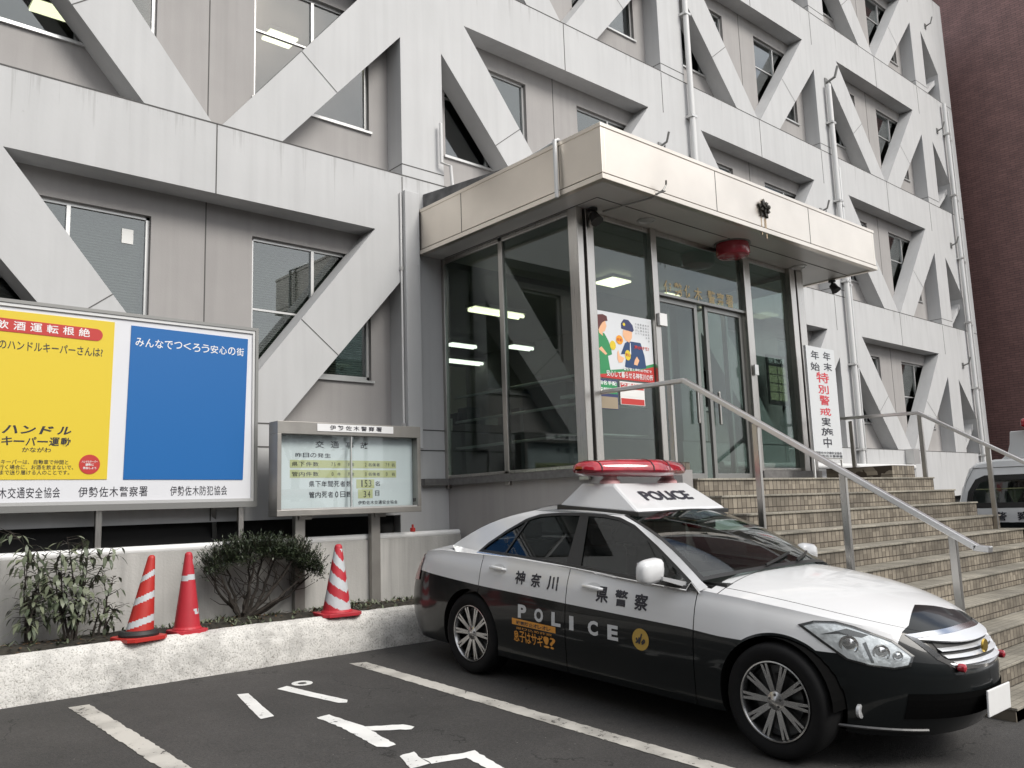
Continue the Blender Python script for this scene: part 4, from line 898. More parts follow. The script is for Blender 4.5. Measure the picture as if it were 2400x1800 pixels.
# ================================================================ BANNER BY THE DOOR
bn = thing("banner_sign", "tall white banner with black and red brush lettering beside the entrance", "sign", (10.35, 5.56, 1.86))
MB().box((9.985, 5.55, 2.15), (10.71, 5.562, 3.60)).build("panel", mat("banner cloth", (.60, .615, .625), .6), bn)
f = MB(); 
for x in (9.985, 10.695): f.box((x, 5.563, 1.862), (x+.018, 5.585, 3.60))
f.box((10.0, 5.563, 2.13), (10.7, 5.58, 2.15)); f.build("frame", 'white', bn)
MB().box((9.98, 5.40, 1.861), (10.0, 5.74, 1.88)).build("foot", 'alu', bn); MB().box((10.695, 5.40, 1.861), (10.715, 5.74, 1.88)).build("foot", 'alu', bn)
t_ = MB(); y_ = f50(5.5475)
for c, a, z0, b, z1 in (("年", 10.10, 3.43, 10.30, 3.545), ("年", 10.41, 3.44, 10.60, 3.555), ("始", 10.07, 3.28, 10.30, 3.39), ("末", 10.40, 3.30, 10.62, 3.41), ("実", 10.23, 2.56, 10.46, 2.675), ("施", 10.20, 2.435, 10.50, 2.54), ("中", 10.23, 2.28, 10.44, 2.415)):
    text(t_, c, y_, a, z0, b, z1, .012)
t_.build("lettering", 'ink', bn); t_ = MB(); text(t_, "伊勢佐木交通安全協会", y_, 10.01, 2.195, 10.68, 2.23, .01); t_.build("small_lettering", 'ink', bn); t_ = MB(); text(t_, "伊勢佐木警察署", y_, 10.08, 2.157, 10.69, 2.188, .01)
t_.build("small_lettering", 'ink', bn)
t_ = MB()
for c, a, z0, b, z1 in (("特", 10.19, 3.13, 10.51, 3.27), ("別", 10.21, 2.985, 10.48, 3.10), ("警", 10.22, 2.835, 10.48, 2.965), ("戒", 10.21, 2.70, 10.49, 2.80)): text(t_, c, y_, a, z0, b, z1, .012)
t_.build("red_lettering", mat("red lettering", hexc('c8303c'), .5), bn)

# ================================================================ POSTERS IN THE GLASS
pt = thing("window_poster", "big poster of a woman in green and a policeman left of the door", "poster", (6.88, 5.95, 3.3))
px0, px1, pz0, pz1 = 6.445, 7.385, 2.97, 3.69
Y_ = 5.951
MB().box((px0, Y_, pz0), (px1, Y_+.003, pz1)).build("sheet", mat("poster paper", (.66, .68, .70), .4), pt)
def U(u, v): return (px0+(px1-px0)*u, pz0+(pz1-pz0)*v)
def shape(pts, m_, lay, name="print", par=None, mb=None):
    q = mb or MB(); q.flat([(*[U(u, v)[0]], Y_-.0006*lay, U(u, v)[1]) for u, v in pts]); 
    if mb is None: q.build(name, m_, par or pt)
def ell(cx, cy, rx, ry, n=20, a0=0, a1=360): return [(cx+rx*math.cos(R(a0+(a1-a0)*i/n)), cy+ry*math.sin(R(a0+(a1-a0)*i/n))) for i in range(n)]
shape([(0, .0), (1, .0), (1, .30), (.75, .22), (.45, .16), (.2, .12), (0, .13)], 'greenp', 1, "green_band"); shape([(0, .0), (1, 0), (1, .25), (.7, .16), (.4, .11), (.15, .06), (0, .04)], 'redp', 2, "red_band")
shape([(0, .12), (0, .66), (.06, .70), (.16, .66), (.22, .56), (.26, .45), (.27, .36), (.2, .33), (.23, .12)], 'greenp', 3, "woman_dress"); shape([(.05, .42), (.16, .34), (.19, .36), (.10, .46)], 'skin', 4, "woman_arm")
shape([(.07, .66), (.06, .75), (.10, .84), (.18, .86), (.2, .78), (.17, .70), (.13, .68), (.13, .62)], 'skin', 4, "woman_face"); shape([(.02, .74), (.01, .86), (.05, .93), (.14, .95), (.21, .93), (.22, .86), (.17, .85), (.13, .82), (.09, .76), (.06, .70)], 'brownp', 5, "woman_hair")
shape([(.48, .20), (.52, .40), (.42, .38), (.50, .56), (.56, .60), (.78, .60), (.84, .4), (.86, .22), (.7, .18), (.55, .17)], mat("uniform print", hexc('20406a'), .5), 3, "uniform"); shape([(.36, .30), (.36, .40), (.38, .44), (.40, .36), (.48, .33), (.44, .26), (.38, .25)], 'skin', 4, "hand"); shape([(.66, .32), (.70, .38), (.74, .32), (.70, .24), (.64, .25)], 'skin', 4, "hand")
shape([(.48, .76), (.47, .68), (.52, .60), (.58, .58), (.63, .66), (.64, .76)], 'skin', 4, "policeman_face"); shape([(.45, .78), (.45, .86), (.50, .93), (.58, .93), (.65, .86), (.67, .78), (.64, .75)], 'ink_b', 5, "police_cap"); shape(ell(.50, .85, .022, .025), 'yel', 6, "cap_badge"); shape([(.59, .58), (.60, .58), (.60, .40), (.58, .40)], 'inkw', 4, "shirt")
for cx, cy, w_, h_, m_ in ((.29, .50, .05, .07, 'yel'), (.41, .60, .06, .07, 'oran'), (.54, .38, .05, .08, 'yel')): shape(ell(cx, cy, w_, h_), m_, 6, "round_burst")
t_ = MB(); fp = lambda l: (lambda u, v: (U(u, v)[0], Y_-.0006*l, U(u, v)[1]))
text(t_, "安心して暮らせる神奈川の街", fp(8), .16, .025, .97, .12, .012); t_.build("lettering", 'inkw', pt); t_ = MB(); text(t_, "警察官と地域の皆様で", fp(8), .45, .145, .95, .19, .02); t_.build("lettering", 'inkw', pt)
t_ = MB(); text(t_, "声かけて!", fp(8), .66, .49, .92, .55, .03); t_.build("lettering", 'redp', pt); t_ = MB(); text(t_, "安心", fp(8), .50, .36, .58, .41, .02); t_.build("lettering", 'redp', pt); t_ = MB(); text(t_, "防犯", fp(8), .37, .58, .45, .62, .02); t_.build("lettering", 'redp', pt)
t_ = MB()
for i, s_ in enumerate(("みんなの声を", "地域の安全", "連絡先は", "警察署へ", "相談して", "ください")):
    t_ = MB()
    for j, c in enumerate(s_): text(t_, c, fp(8), .92-i*.045, .87-j*.048, .945-i*.045, .90-j*.048, .0)
    t_.build("lettering", 'ink', pt)
def small_poster(x0, x1, z0, z1, label, cols, words):
    t = thing("small_poster", label, "poster", ((x0+x1)/2, 5.95, z0)); MB().box((x0, 5.951, z0), (x1, 5.953, z1)).build("sheet", cols[0], t)
    for i, c in enumerate(cols[1:]):
        a = z0+(z1-z0)*(i/len(cols[1:])); MB().box((x0+.01, 5.9496, a+.005), (x1-.01, 5.9505, a+(z1-z0)/len(cols[1:])*.82)).build("print", c, t)
    q = MB()
    for i, w_ in enumerate(words): text(q, w_, f50(5.949), x0+.02, z1-.06-i*.075, x1-.02, z1-.015-i*.075, .02)
    q.build("lettering", 'inkw', t)
small_poster(6.445, 6.765, 2.64, 2.955, "small dark green poster below the big poster, left", ['ink_b', mat("photo print", (.32, .26, .18), .5), 'greenp'], ["指名手配", "情報提供"])
small_poster(6.80, 7.20, 2.70, 2.95, "small white and red poster below the big poster, right", ['paper', 'redp', 'paper', 'redp'], ["交番相談"])
nt = MB(); nt.box((13.40, 8.22, 3.32), (14.03, 8.25, 4.23)); b_ = nt.build("wall_notice", 'black', loc=(13.7, 8.2, 3.3)); tag(b_, "black notice with pale yellow sheets seen through the right side glass", "notice")
q = MB()
for i in range(2):
    for j in range(4): q.box((13.44+i*.29, 8.214, 3.40+j*.16), (13.70+i*.29, 8.2195, 3.54+j*.16))
q.build("sheet", 'yeld' if 'yeld' in M else mat("pale yellow sheets", (.55, .55, .32), .6), b_); q = MB(); text(q, "自転車に注意", f50(8.215), 13.45, 4.07, 13.98, 4.19, .03); q.build("lettering", 'inkw', b_)
nt = MB(); nt.box((9.27, 5.86, 3.20), (9.35, 5.879, 3.33)); tag(nt.build("door_intercom", 'alu', loc=(9.3, 5.87, 3.2)), "small pale box fixed on the post right of the door", "intercom")
nt = MB(); nt.box((7.43, 5.86, 3.62), (7.56, 5.898, 3.76)); tag(nt.build("door_sensor", 'white', loc=(7.5, 5.87, 3.6)), "small white box fixed on the post left of the door", "sensor")
MBx = MB(); MBx.box((18.75, 8.1, 2.30), (19.05, 8.285, 2.62)); tag(MBx.build("meter_box", 'alu', loc=(18.9, 8.2, 2.3)), "grey metal box at the foot of the far brace", "box")

# ================================================================ TRAFFIC CONES
M['cone'] = mat("red cone plastic", hexc('b8302a'), .45, noise_amt=.12, nscale=6); M['cone2'] = mat("pink red cone plastic", hexc('b82f3a'), .5, noise_amt=.1, nscale=6)
M['refl'] = mat("reflective band", (.55, .58, .60), .35, noise_amt=.1, nscale=20)
def cone(x, y, z, h_, rb, rt, base, mcol, band, label, lean=(0, 0), weight=False, rot=0):
    t = thing("traffic_cone", label, "traffic cone", (x, y, z), "traffic cones on the planting strip")
    ns, nh = 56, 72; mb = MB()
    def fn(u, v):
        hh = h_*v; r_ = rb+(rt-rb)*v
        if v > .97: r_ *= max(.35, 1-((v-.97)/.03)**2*.5)
        a = 2*math.pi*u; return (x+r_*math.cos(a)+lean[0]*v, y+r_*math.sin(a)+lean[1]*v, z+.03+hh)
    mb.grid(fn, [i/ns for i in range(ns+1)], [j/nh for j in range(nh+1)], mifn=lambda i, j: 1 if band((i+.5)/ns*360, (j+.5)/nh) else 0)
    mb.add([(x+rt*.5*math.cos(a)+lean[0], y+rt*.5*math.sin(a)+lean[1], z+.03+h_) for a in [k*math.pi/6 for k in range(12)]], [tuple(range(12))])
    mb.build("cone_body", [mcol, 'refl'], t, smooth=True)
    b_ = MB(); s_ = base/2; c = s_*.25; pts = [(-s_+c, -s_), (s_-c, -s_), (s_, -s_+c), (s_, s_-c), (s_-c, s_), (-s_+c, s_), (-s_, s_-c), (-s_, -s_+c)]
    cr, sr = math.cos(R(rot)), math.sin(R(rot)); b_.xy([(x+a*cr-b*sr, y+a*sr+b*cr) for a, b in pts], z, z+.032); b_.lathe([(rb*1.12, z+.032), (rb*1.02, z+.05), (rb, z+.055)], (x, y, 0), 24)
    b_.build("base", mcol, t, bevel=.006)
    if weight: w_ = MB(); w_.lathe([(rb*1.35, z+.033), (rb*1.38, z+.05), (rb*1.25, z+.075), (rb*1.02, z+.08), (rb*1.02, z+.033)], (x, y, 0), 28); w_.build("weight_ring", 'black', t, smooth=True)
    return t
A = lambda ang, c: math.cos(R(ang-c))
def band1(a, v):
    q = v-.05*A(a, 330); return any(lo < q < lo+w_ for lo, w_ in ((.13, .085), (.42, .085), (.70, .075)))
cone(2.36, 7.31, .70, .635, .112, .026, .34, 'cone', band1, "leaning red cone with three slanted silver bands and a black weight ring", (.085, 0), True, 12)
def band2(a, v): return (.63 < v-.012*A(a, 330) < .70) or (.83 < v < .90 and 318 < a < 340) or (.20 < v < .265 and (abs((a % 360)-302+(v-.2)*120) < 12 or 322 < a < 336))
cone(2.77, 7.37, .70, .64, .108, .028, .27, 'cone2', band2, "faded red cone with one thin silver band, second from the left", (.0, 0), False, 5)
def band3(a, v):
    d = abs(((a-292+180) % 360)-180)/180.0; q = (v-.30*d+.02) % .30
    return q < .155 and v < .93
cone(4.17, 7.33, .70, .63, .135, .032, .38, 'cone2', band3, "red cone with broad silver chevrons between the notice board posts", (.02, 0), False, -8)

q = MB(); q.lathe([(.03, 1.42), (.03, 1.46), (.012, 1.465), (.012, 1.50), (.001, 1.50)], (5.55, 8.05, 0), 12); tag(q.build("red_marker", 'redp', loc=(5.55, 8.05, 1.42)), "small red plastic cap standing on the garden wall behind the car boot", "marker")
# ================================================================ BRICK BUILDING
bk_ = thing("brick_building", "tall windowless building faced in dark red brick tiles at the right edge", "building", (30, 10, 0))
MB().box((25.2, 3.5, -1), (42, 30, 34)).build("wall", 'brick', bk_)
MB().box((25.1, 3.4, 34), (42.1, 30.1, 34.5)).build("roof", 'conc_in', bk_)
# ================================================================ CAR SURFACES (pure functions)
HW = .8975
def interp(tab, x):
    if x <= tab[0][0]: return tab[0][1]
    for (a, b), (c, d) in zip(tab, tab[1:]):
        if x <= c:
            t = (x-a)/(c-a); 
            return b+(d-b)*t
    return tab[-1][1]
def sm(tab, x):   # smoothed table
    return (interp(tab, x-.06)+2*interp(tab, x)+interp(tab, x+.06))/4
FS0, FL, FN = 2.30, 1.42, 2.25
RS0, RL, RN = .55, 1.67, 6.0
HB = [(-1.15, .88), (-.95, .935), (-.75, .965), (-.45, .985), (0, .985), (.5, .985), (1.1, .962), (1.8, .93), (2.3, .915), (2.6, .895), (2.9, .86), (3.2, .815), (3.5, .765), (3.8, .70)]
HC = [(-1.15, .95), (-.9, 1.01), (-.6, 1.045), (-.3, 1.06), (0, 1.06), (2.3, 1.03), (2.5, 1.025), (2.8, .995), (3.1, .945), (3.35, .89), (3.55, .83), (3.7, .775), (3.8, .74)]
def colpos(S_):
    """ S_ is the stretched length coordinate: -1 region wraps round tail, mid straight, wraps round nose.
        returns (s, W) for column parameter p: p in [-1.57, 0] tail wrap, [0, 1] straight, [1, 2.57] nose wrap """
    p = S_
    if p < 0:
        a = -p; c, s_ = max(math.cos(a), 0), math.sin(a)
        return RS0-RL*s_**(2/RN), HW*c**(2/RN)
    if p <= 1: return RS0+(FS0-RS0)*p, HW
    a = p-1; c, s_ = max(math.cos(a), 0), math.sin(a)
    return FS0+FL*s_**(2/FN), HW*c**(2/FN)
PROF = [(.20, .955), (.24, .975), (.34, .985), (.45, .997), (.56, 1.0), (.64, .998), (.70, .994), (.78, .985), (.86, .972), (.92, .955), (.97, .935), (1.0, .93)]
def wall(p, z, out=0):
    s, W = colpos(p); hb = sm(HB, s)
    nose = max(0, min(1, (s-2.9)/.85)) if p > 1 else 0; tail = max(0, min(1, (-s-.3)/.8)) if p < 0 else 0
    zz_ = .56+(z-.56)*(.44/(hb-.56)) if z > .56 else z      # stretch so 1.0 is the shoulder
    yf = interp(PROF, zz_)
    lean = 0
    if nose: lean = nose**2*(.24*max(0, (z-.52)/.3)**1.5+.10*max(0, (.42-z)/.2)**1.5)
    if tail: lean = -(tail**2)*(.17*max(0, (z-.58)/.35)**1.6+.13*max(0, (.40-z)/.2)**1.3)
    # front wheel arch flare
    y = W*yf+.012*math.exp(-((s-2.85)/.33)**2-((z-.55)/.18)**2)+.010*math.exp(-((s)/.36)**2-((z-.55)/.18)**2)
    sh = .018*math.exp(-((z-(hb-.11))/.025)**2)*(1 if .1 < 1 else 0)*0
    # outward direction in plan
    e = .004; s1, W1 = colpos(p+e); s0, W0 = colpos(p-e); dx, dy = s1-s0, W1-W0; L = math.hypot(dx, dy) or 1
    ox, oy = -dy/L, dx/L
    if p < 0 or p > 1: pass
    return (s-lean+ox*out, y+oy*out+sh, z)
def top(p, q, out=0):
    """ q 1 at the shoulder to 0 on the centre line """
    s, W = colpos(p); hb, hc = sm(HB, s), sm(HC, s)
    ws, wy, wz = wall(p, hb)
    y = wy*q; f = 1-abs(q)**2.4
    # the bonnet crease runs a hand's width inside the wing
    z = hb+(hc-hb)*f*min(1, (W/.55))
    nl = wall(p, hb)[0]
    return (nl+(0 if True else 0), y, z+out)
# ================================================================ PATROL CAR
M['rubber'] = mat("tyre rubber", (.008, .008, .0085), .8, spec=.2, noise_amt=.2, nscale=20)
M['well'] = mat("wheel well", (.006, .006, .006), .95, spec=0)
M['carblk'] = mat("black car paint", (.012, .014, .015), .22, coat=1, spec=.5)
M['carwht'] = mat("white car paint", (.64, .645, .65), .35, coat=1)
M['trim'] = mat("black trim", (.018, .018, .018), .35)
M['chrome'] = mat("chrome", (.86, .86, .86), .16, 1)
M['rim'] = mat("alloy wheel", (.42, .42, .42), .26, 1)
M['rimdk'] = mat("brake disc", (.09, .09, .09), .4, .8)
M['carglass'] = glass_mat("car glass", (.20, .225, .22), ior=1.5)
M['screen'] = glass_mat("windscreen glass", (.60, .67, .64), ior=1.55)
M['lampclr'] = glass_mat("headlamp cover", (.9, .92, .92), ior=1.55)
M['lampin'] = mat("headlamp reflector", (.86, .87, .88), .28, .55, noise_amt=.28, nscale=22, bump=.4, bscale=28)
M['taillens'] = mat("tail lamp lens", (.22, .012, .016), .12, coat=1)
M['seat'] = mat("seat cloth", (.05, .05, .052), .85)
M['beacon'] = mat("red beacon lens", (.50, .012, .03), .10, coat=1, noise_amt=.45, nscale=9)
M['beacon_dk'] = mat("dark beacon lens", (.16, .006, .016), .2, coat=1)
M['silver_txt'] = mat("silver lettering", (.52, .53, .54), .5); M['oran_txt'] = mat("orange sticker", (.62, .27, .035), .5); M['gold_em'] = mat("gold roundel", (.42, .27, .05), .45)
def two_tone():
    m = bpy.data.materials.new("black and white car paint"); m.use_nodes = True; nt = m.node_tree; b = nt.nodes["Principled BSDF"]; L = nt.links.new
    tcn = nt.nodes.new("ShaderNodeTexCoord"); sp = nt.nodes.new("ShaderNodeSeparateXYZ"); L(tcn.outputs["Object"], sp.inputs[0])
    def mth(op, a, bb=None):
        n = nt.nodes.new("ShaderNodeMath"); n.operation = op
        for i, v in enumerate((a, bb)):
            if v is None: continue
            if isinstance(v, (int, float)): n.inputs[i].default_value = v
            else: L(v, n.inputs[i])
        return n.outputs[0]
    s = mth('MULTIPLY', sp.outputs[1], -1.0); x, z = sp.outputs[0], sp.outputs[2]
    cr = nt.nodes.new("ShaderNodeFloatCurve"); mp = cr.mapping; c = mp.curves[0]
    pts = [(-1.2, .80), (-.67, .778), (.16, .735), (1.13, .703), (2.23, .672), (2.48, .655), (2.60, .653), (3.0, .645), (3.3, .635), (3.6, .622), (3.8, .61)]
    c.points[0].location = ((pts[0][0]+1.2)/5.2, pts[0][1]); c.points[1].location = (1, .61)
    for a, v in pts[1:]: c.points.new((a+1.2)/5.2, v)
    for p_ in c.points: p_.handle_type = 'VECTOR'
    mp.update()
    L(mth('DIVIDE', mth('ADD', s, 1.2), 5.2), cr.inputs["Value"])
    w = mth('MULTIPLY', mth('SUBTRACT', z, cr.outputs[0]), 600)
    w = mth('MINIMUM', mth('MAXIMUM', w, 0), 1)
    ds, dz = mth('SUBTRACT', s, 2.85), mth('SUBTRACT', z, .345)
    d = mth('SQRT', mth('ADD', mth('MULTIPLY', ds, ds), mth('MULTIPLY', dz, dz)))
    w = mth('MULTIPLY', w, mth('GREATER_THAN', d, .373))
    ax_ = mth('ABSOLUTE', x)
    hood = mth('LESS_THAN', s, mth('ADD', 3.35, mth('MINIMUM', mth('MULTIPLY', mth('ABSOLUTE', mth('ADD', x, .1)), .30), .085)))
    hood = mth('MAXIMUM', hood, mth('GREATER_THAN', ax_, .60))
    hood = mth('MAXIMUM', hood, mth('LESS_THAN', s, 2.0))
    w = mth('MULTIPLY', w, hood)
    mx = nt.nodes.new("ShaderNodeMix"); mx.data_type = 'RGBA'; mx.inputs["A"].default_value = (.007, .0085, .009, 1); mx.inputs["B"].default_value = (.64, .645, .65, 1)
    L(w, mx.inputs["Factor"]); L(mx.outputs["Result"], b.inputs["Base Color"]); b.inputs["Roughness"].default_value = .3; b.inputs["Coat Weight"].default_value = .8; b.inputs["Coat IOR"].default_value = 1.3; b.inputs["Specular IOR Level"].default_value = .12; b.inputs["Coat Roughness"].default_value = .05
    return m
M['paint'] = two_tone()
def s2p(s):
    if s < RS0: return -math.asin(min(1, ((RS0-s)/RL)**(RN/2)))
    if s <= FS0: return (s-RS0)/(FS0-RS0)
    return 1+math.asin(min(1, ((s-FS0)/FL)**(FN/2)))
def V3(s, lat, z): return (lat, -s, z)
CAR = thing("patrol_car", "black and white police sedan with a red light bar parked tail to the planter", "police car", (5.41, 5.77, gz(5.77)))
CAR.rotation_euler = (math.atan(SLOPE), 0, 0)
def cb(mb, name, m, par=CAR, **k): return mb.build(name, m, par, local=True, **k)
SEAM = [.115, 1.135, 2.29]; GAPW = .007
cols = []
a = -math.pi/2+.0005
while a < s2p(-.62): cols.append(a); a += .035
s = -.60
while s < 3.0:
    if all(abs(s-q) > .02 and abs(s-q-GAPW) > .02 for q in SEAM+[2.44, -.44]): cols.append(s2p(s))
    s += .03
for q in SEAM+[2.44, -.44]: cols += [s2p(q), s2p(q+GAPW)]
a = s2p(3.0)
while a < 1+math.pi/2-.02: cols.append(a); a += .032
cols.append(1+math.pi/2-.0005)
cols = sorted(cols)
CS = [colpos(p)[0] for p in cols]
NV = 30
def wz(p, j): hb = sm(HB, colpos(p)[0]); return .20+(hb-.20)*j/NV
WR = {0: .362, 2.85: .368}
def region(s, z):
    """ which part of the body this bit of wall belongs to """
    for q in SEAM:
        if q < s < q+GAPW: return 'seam'
    if z > .26:
        if SEAM[0] < s < SEAM[1]: return 'rear_door'
        if SEAM[1] < s < SEAM[2]: return 'front_door'
    if s > 3.12 and z < .60: return 'front_bumper'
    if s < -.62 and z < .60: return 'rear_bumper'
    return 'body'
parts = {}
def part(key):
    if key not in parts: parts[key] = MB()
    return parts[key]
arch_edges = []
for sgn in (-1, 1):
    grid = {}; raw = {}
    for i, p in enumerate(cols):
        for j in range(NV+1): s_, y, z = wall(p, wz(p, j)); raw[i, j] = (s_, y*sgn, z)
    keep = {}
    for i in range(len(cols)-1):
        for j in range(NV):
            q = [raw[i, j], raw[i+1, j], raw[i+1, j+1], raw[i, j+1]]; ms_, mz_ = sum(v[0] for v in q)/4, sum(v[2] for v in q)/4
            keep[i, j] = not any(math.hypot(ms_-ax, mz_-.335) < rr for ax, rr in WR.items())
    for (i, j), v in raw.items():      # corners shared by a kept and a cut cell go onto the arch circle
        around = [keep[a_, b_] for a_ in (i-1, i) for b_ in (j-1, j) if (a_, b_) in keep]
        if any(around) and not all(around):
            for ax, rr in WR.items():
                dd = math.hypot(v[0]-ax, v[2]-.335)
                if abs(dd-rr) < .06: k = rr/dd; v = (ax+(v[0]-ax)*k, v[1], max(.335+(v[2]-.335)*k, .20))
        grid[i, j] = v
    for (i, j), kp in keep.items():
        if not kp: continue
        q0 = [raw[i, j], raw[i+1, j], raw[i+1, j+1], raw[i, j+1]]; q = [grid[i, j], grid[i+1, j], grid[i+1, j+1], grid[i, j+1]]
        key = region(sum(v[0] for v in q0)/4, sum(v[2] for v in q0)/4)
        dpt = .006 if key == 'seam' else 0
        vs = [V3(v[0], v[1]-sgn*dpt, v[2]) for v in q]
        if sgn < 0: vs = vs[::-1]
        kk = key+('_near' if sgn < 0 else '_far') if 'door' in key else key
        part(kk).add(vs, [(0, 3, 2, 1)], 1 if key == 'seam' else 0)
# top surfaces
QT = [1, .975, .95, .925, .90, .893, .85, .8, .72, .62, .5, .38, .25, .12, 0]
for sgn in (-1, 1):
    for i in range(len(cols)-1):
        p0, p1 = cols[i], cols[i+1]; ms_ = (CS[i]+CS[i+1])/2
        for j in range(len(QT)-1):
            mq = (QT[j]+QT[j+1])/2
            if -.40 < ms_ < 2.38 and mq < .95: continue
            q = [top(p0, QT[j]), top(p1, QT[j]), top(p1, QT[j+1]), top(p0, QT[j+1])]
            key = 'body'
            gap = False
            if ms_ > 2.447 and mq < .893: key = 'bonnet'
            elif ms_ < -.44 and mq < .893: key = 'boot_lid'
            if (.893 < mq < .90 and (ms_ > 2.44 or ms_ < -.44)) or 2.44 < ms_ < 2.44+GAPW or -.44 < ms_ < -.44+GAPW: gap = True; key = 'seam'
            vs = [V3(v[0], v[1]*sgn, v[2]-(.006 if gap else 0)) for v in q]
            if sgn > 0: vs = vs[::-1]
            part(key).add(vs, [(0, 3, 2, 1)], 1 if gap else 0)
def weld_build(mb, name, par, extra=None):
    me = bpy.data.meshes.new(name); me.from_pydata([Vector(v) for v in mb.v], [], mb.f)
    for m_ in ('paint', 'well'): me.materials.append(M[m_])
    me.polygons.foreach_set("material_index", mb.m)
    bm = bmesh.new(); bm.from_mesh(me); bmesh.ops.remove_doubles(bm, verts=bm.verts, dist=.0004)
    bmesh.ops.recalc_face_normals(bm, faces=bm.faces)
    if extra: extra(bm)
    bm.to_mesh(me); bm.free(); me.polygons.foreach_set("use_smooth", [True]*len(me.polygons)); me.set_sharp_from_angle(angle=R(38))
    o = bpy.data.objects.new(name, me); COL.objects.link(o); o.parent = par; return o
def lip(bm):   # turn the arch edges inwards
    ed = [e for e in bm.edges if e.is_boundary and all(min(abs(math.hypot(-v.co.y-ax, v.co.z-.335)-rr) for ax, rr in WR.items()) < .016 for v in e.verts)]
    r_ = bmesh.ops.extrude_edge_only(bm, edges=ed)
    for v in [x for x in r_['geom'] if isinstance(x, bmesh.types.BMVert)]: v.co.x *= .93
    for f in [x for x in r_['geom'] if isinstance(x, bmesh.types.BMFace)]: f.material_index = 1
body = None
NAMES = {'body': 'body', 'seam': 'panel_gap', 'rear_door_near': 'rear_door', 'rear_door_far': 'rear_door', 'front_door_near': 'front_door', 'front_door_far': 'front_door', 'front_bumper': 'front_bumper', 'rear_bumper': 'rear_bumper', 'bonnet': 'bonnet', 'boot_lid': 'boot_lid'}
PO = {}
for k_, mb in parts.items(): PO[k_] = weld_build(mb, NAMES[k_], CAR, lip if k_ in ('body', 'front_bumper', 'rear_bumper', 'rear_door_near', 'rear_door_far') else None)
# floor and wheel wells
m_ = MB(); m_.box(V3(-.75, -.70, .19), V3(3.0, .70, .22)); cb(m_, "floor_pan", 'well')
for ax in (0, 2.85):
    for sg in (-1, 1):
        n = 20; m_ = MB()
        ring = [(ax+.36*math.cos(math.pi*k/n), .335+.36*math.sin(math.pi*k/n)) for k in range(n+1)]
        o_ = len(m_.v); m_.v += [V3(a_, sg*.86, b_) for a_, b_ in ring]+[V3(a_, sg*.55, b_) for a_, b_ in ring]
        for k in range(n): m_.f.append((o_+k, o_+k+1, o_+k+n+2, o_+k+n+1)); m_.m.append(0)
        m_.box(V3(ax-.40, sg*.54, .17), V3(ax+.40, sg*.55, .75))
        cb(m_, "wheel_well", 'well')
# wheels
def wheel(ax, sg):
    y0 = sg*.878; w_ = MB(); f_ = lambda lst: [(r_, -sg*0+(y0+sg*o_)) for r_, o_ in lst]
    w_.lathe(f_([(.232, -.008), (.250, .004), (.285, .010), (.312, .004), (.326, -.018), (.332, -.05), (.332, -.17), (.322, -.20), (.29, -.215), (.232, -.215)]), V3(ax, 0, .332), 48, 'x', cap=False)
    wh = cb(w_, "wheel", 'rubber', smooth=True, angle=50)
    r_ = MB(); r_.lathe(f_([(.232, -.012), (.229, .000), (.221, .001), (.214, -.010), (.206, -.05), (.200, -.16), (.196, -.16), (.200, -.05)]), V3(ax, 0, .332), 64, 'x', cap=False)
    c = Vector(V3(ax, 0, .332)); X = Vector((sg, 0, 0))
    for k in range(20):
        pr_, sd = k//2, (1 if k % 2 else -1); a0 = 2*math.pi*(pr_+.0)/10+sd*.045; a1 = 2*math.pi*pr_/10+sd*.072
        def pt(a_, rad, off): return c+Vector((y0-0, 0, 0))*0+Vector((y0+sg*off, 0, 0))+Vector((0, math.cos(a_)*rad, math.sin(a_)*rad))
        p0, p1 = pt(a0, .05, -.018), pt(a1, .214, -.006); wv = .0085
        t_ = Vector((0, -math.sin((a0+a1)/2), math.cos((a0+a1)/2)))
        vs = [p0-t_*wv*1.5, p0+t_*wv*1.5, p1+t_*wv*.9, p1-t_*wv*.9]; dp = X*-.03
        r_.add([*vs, *[v+dp for v in vs]], [(0, 1, 2, 3), (7, 6, 5, 4), (0, 4, 5, 1), (1, 5, 6, 2), (2, 6, 7, 3), (3, 7, 4, 0)])
    r_.lathe(f_([(.001, -.004), (.022, -.005), (.03, -.010), (.046, -.013), (.058, -.020), (.062, -.05)]), V3(ax, 0, .332), 24, 'x')
    cb(r_, "rim", 'rim', wh, smooth=True, angle=30)
    d_ = MB(); d_.lathe(f_([(.15, -.075), (.15, -.09), (.001, -.09)]), V3(ax, 0, .332), 32, 'x'); d_.lathe(f_([(.20, -.12), (.20, -.13), (.001, -.13)]), V3(ax, 0, .332), 32, 'x'); cb(d_, "brake_disc", 'rimdk', wh)
    n_ = MB()
    for k in range(5):
        an = 2*math.pi*k/5+.3; q = V3(ax, 0, .332); n_.lathe(f_([(.008, -.008), (.010, -.018)]), (0, q[1]+.036*math.cos(an), .332+.036*math.sin(an)), 8, 'x')
    cb(n_, "wheel_nuts", 'rimdk', wh)
for ax in (0, 2.85):
    for sg in (-1, 1): wheel(ax, sg)
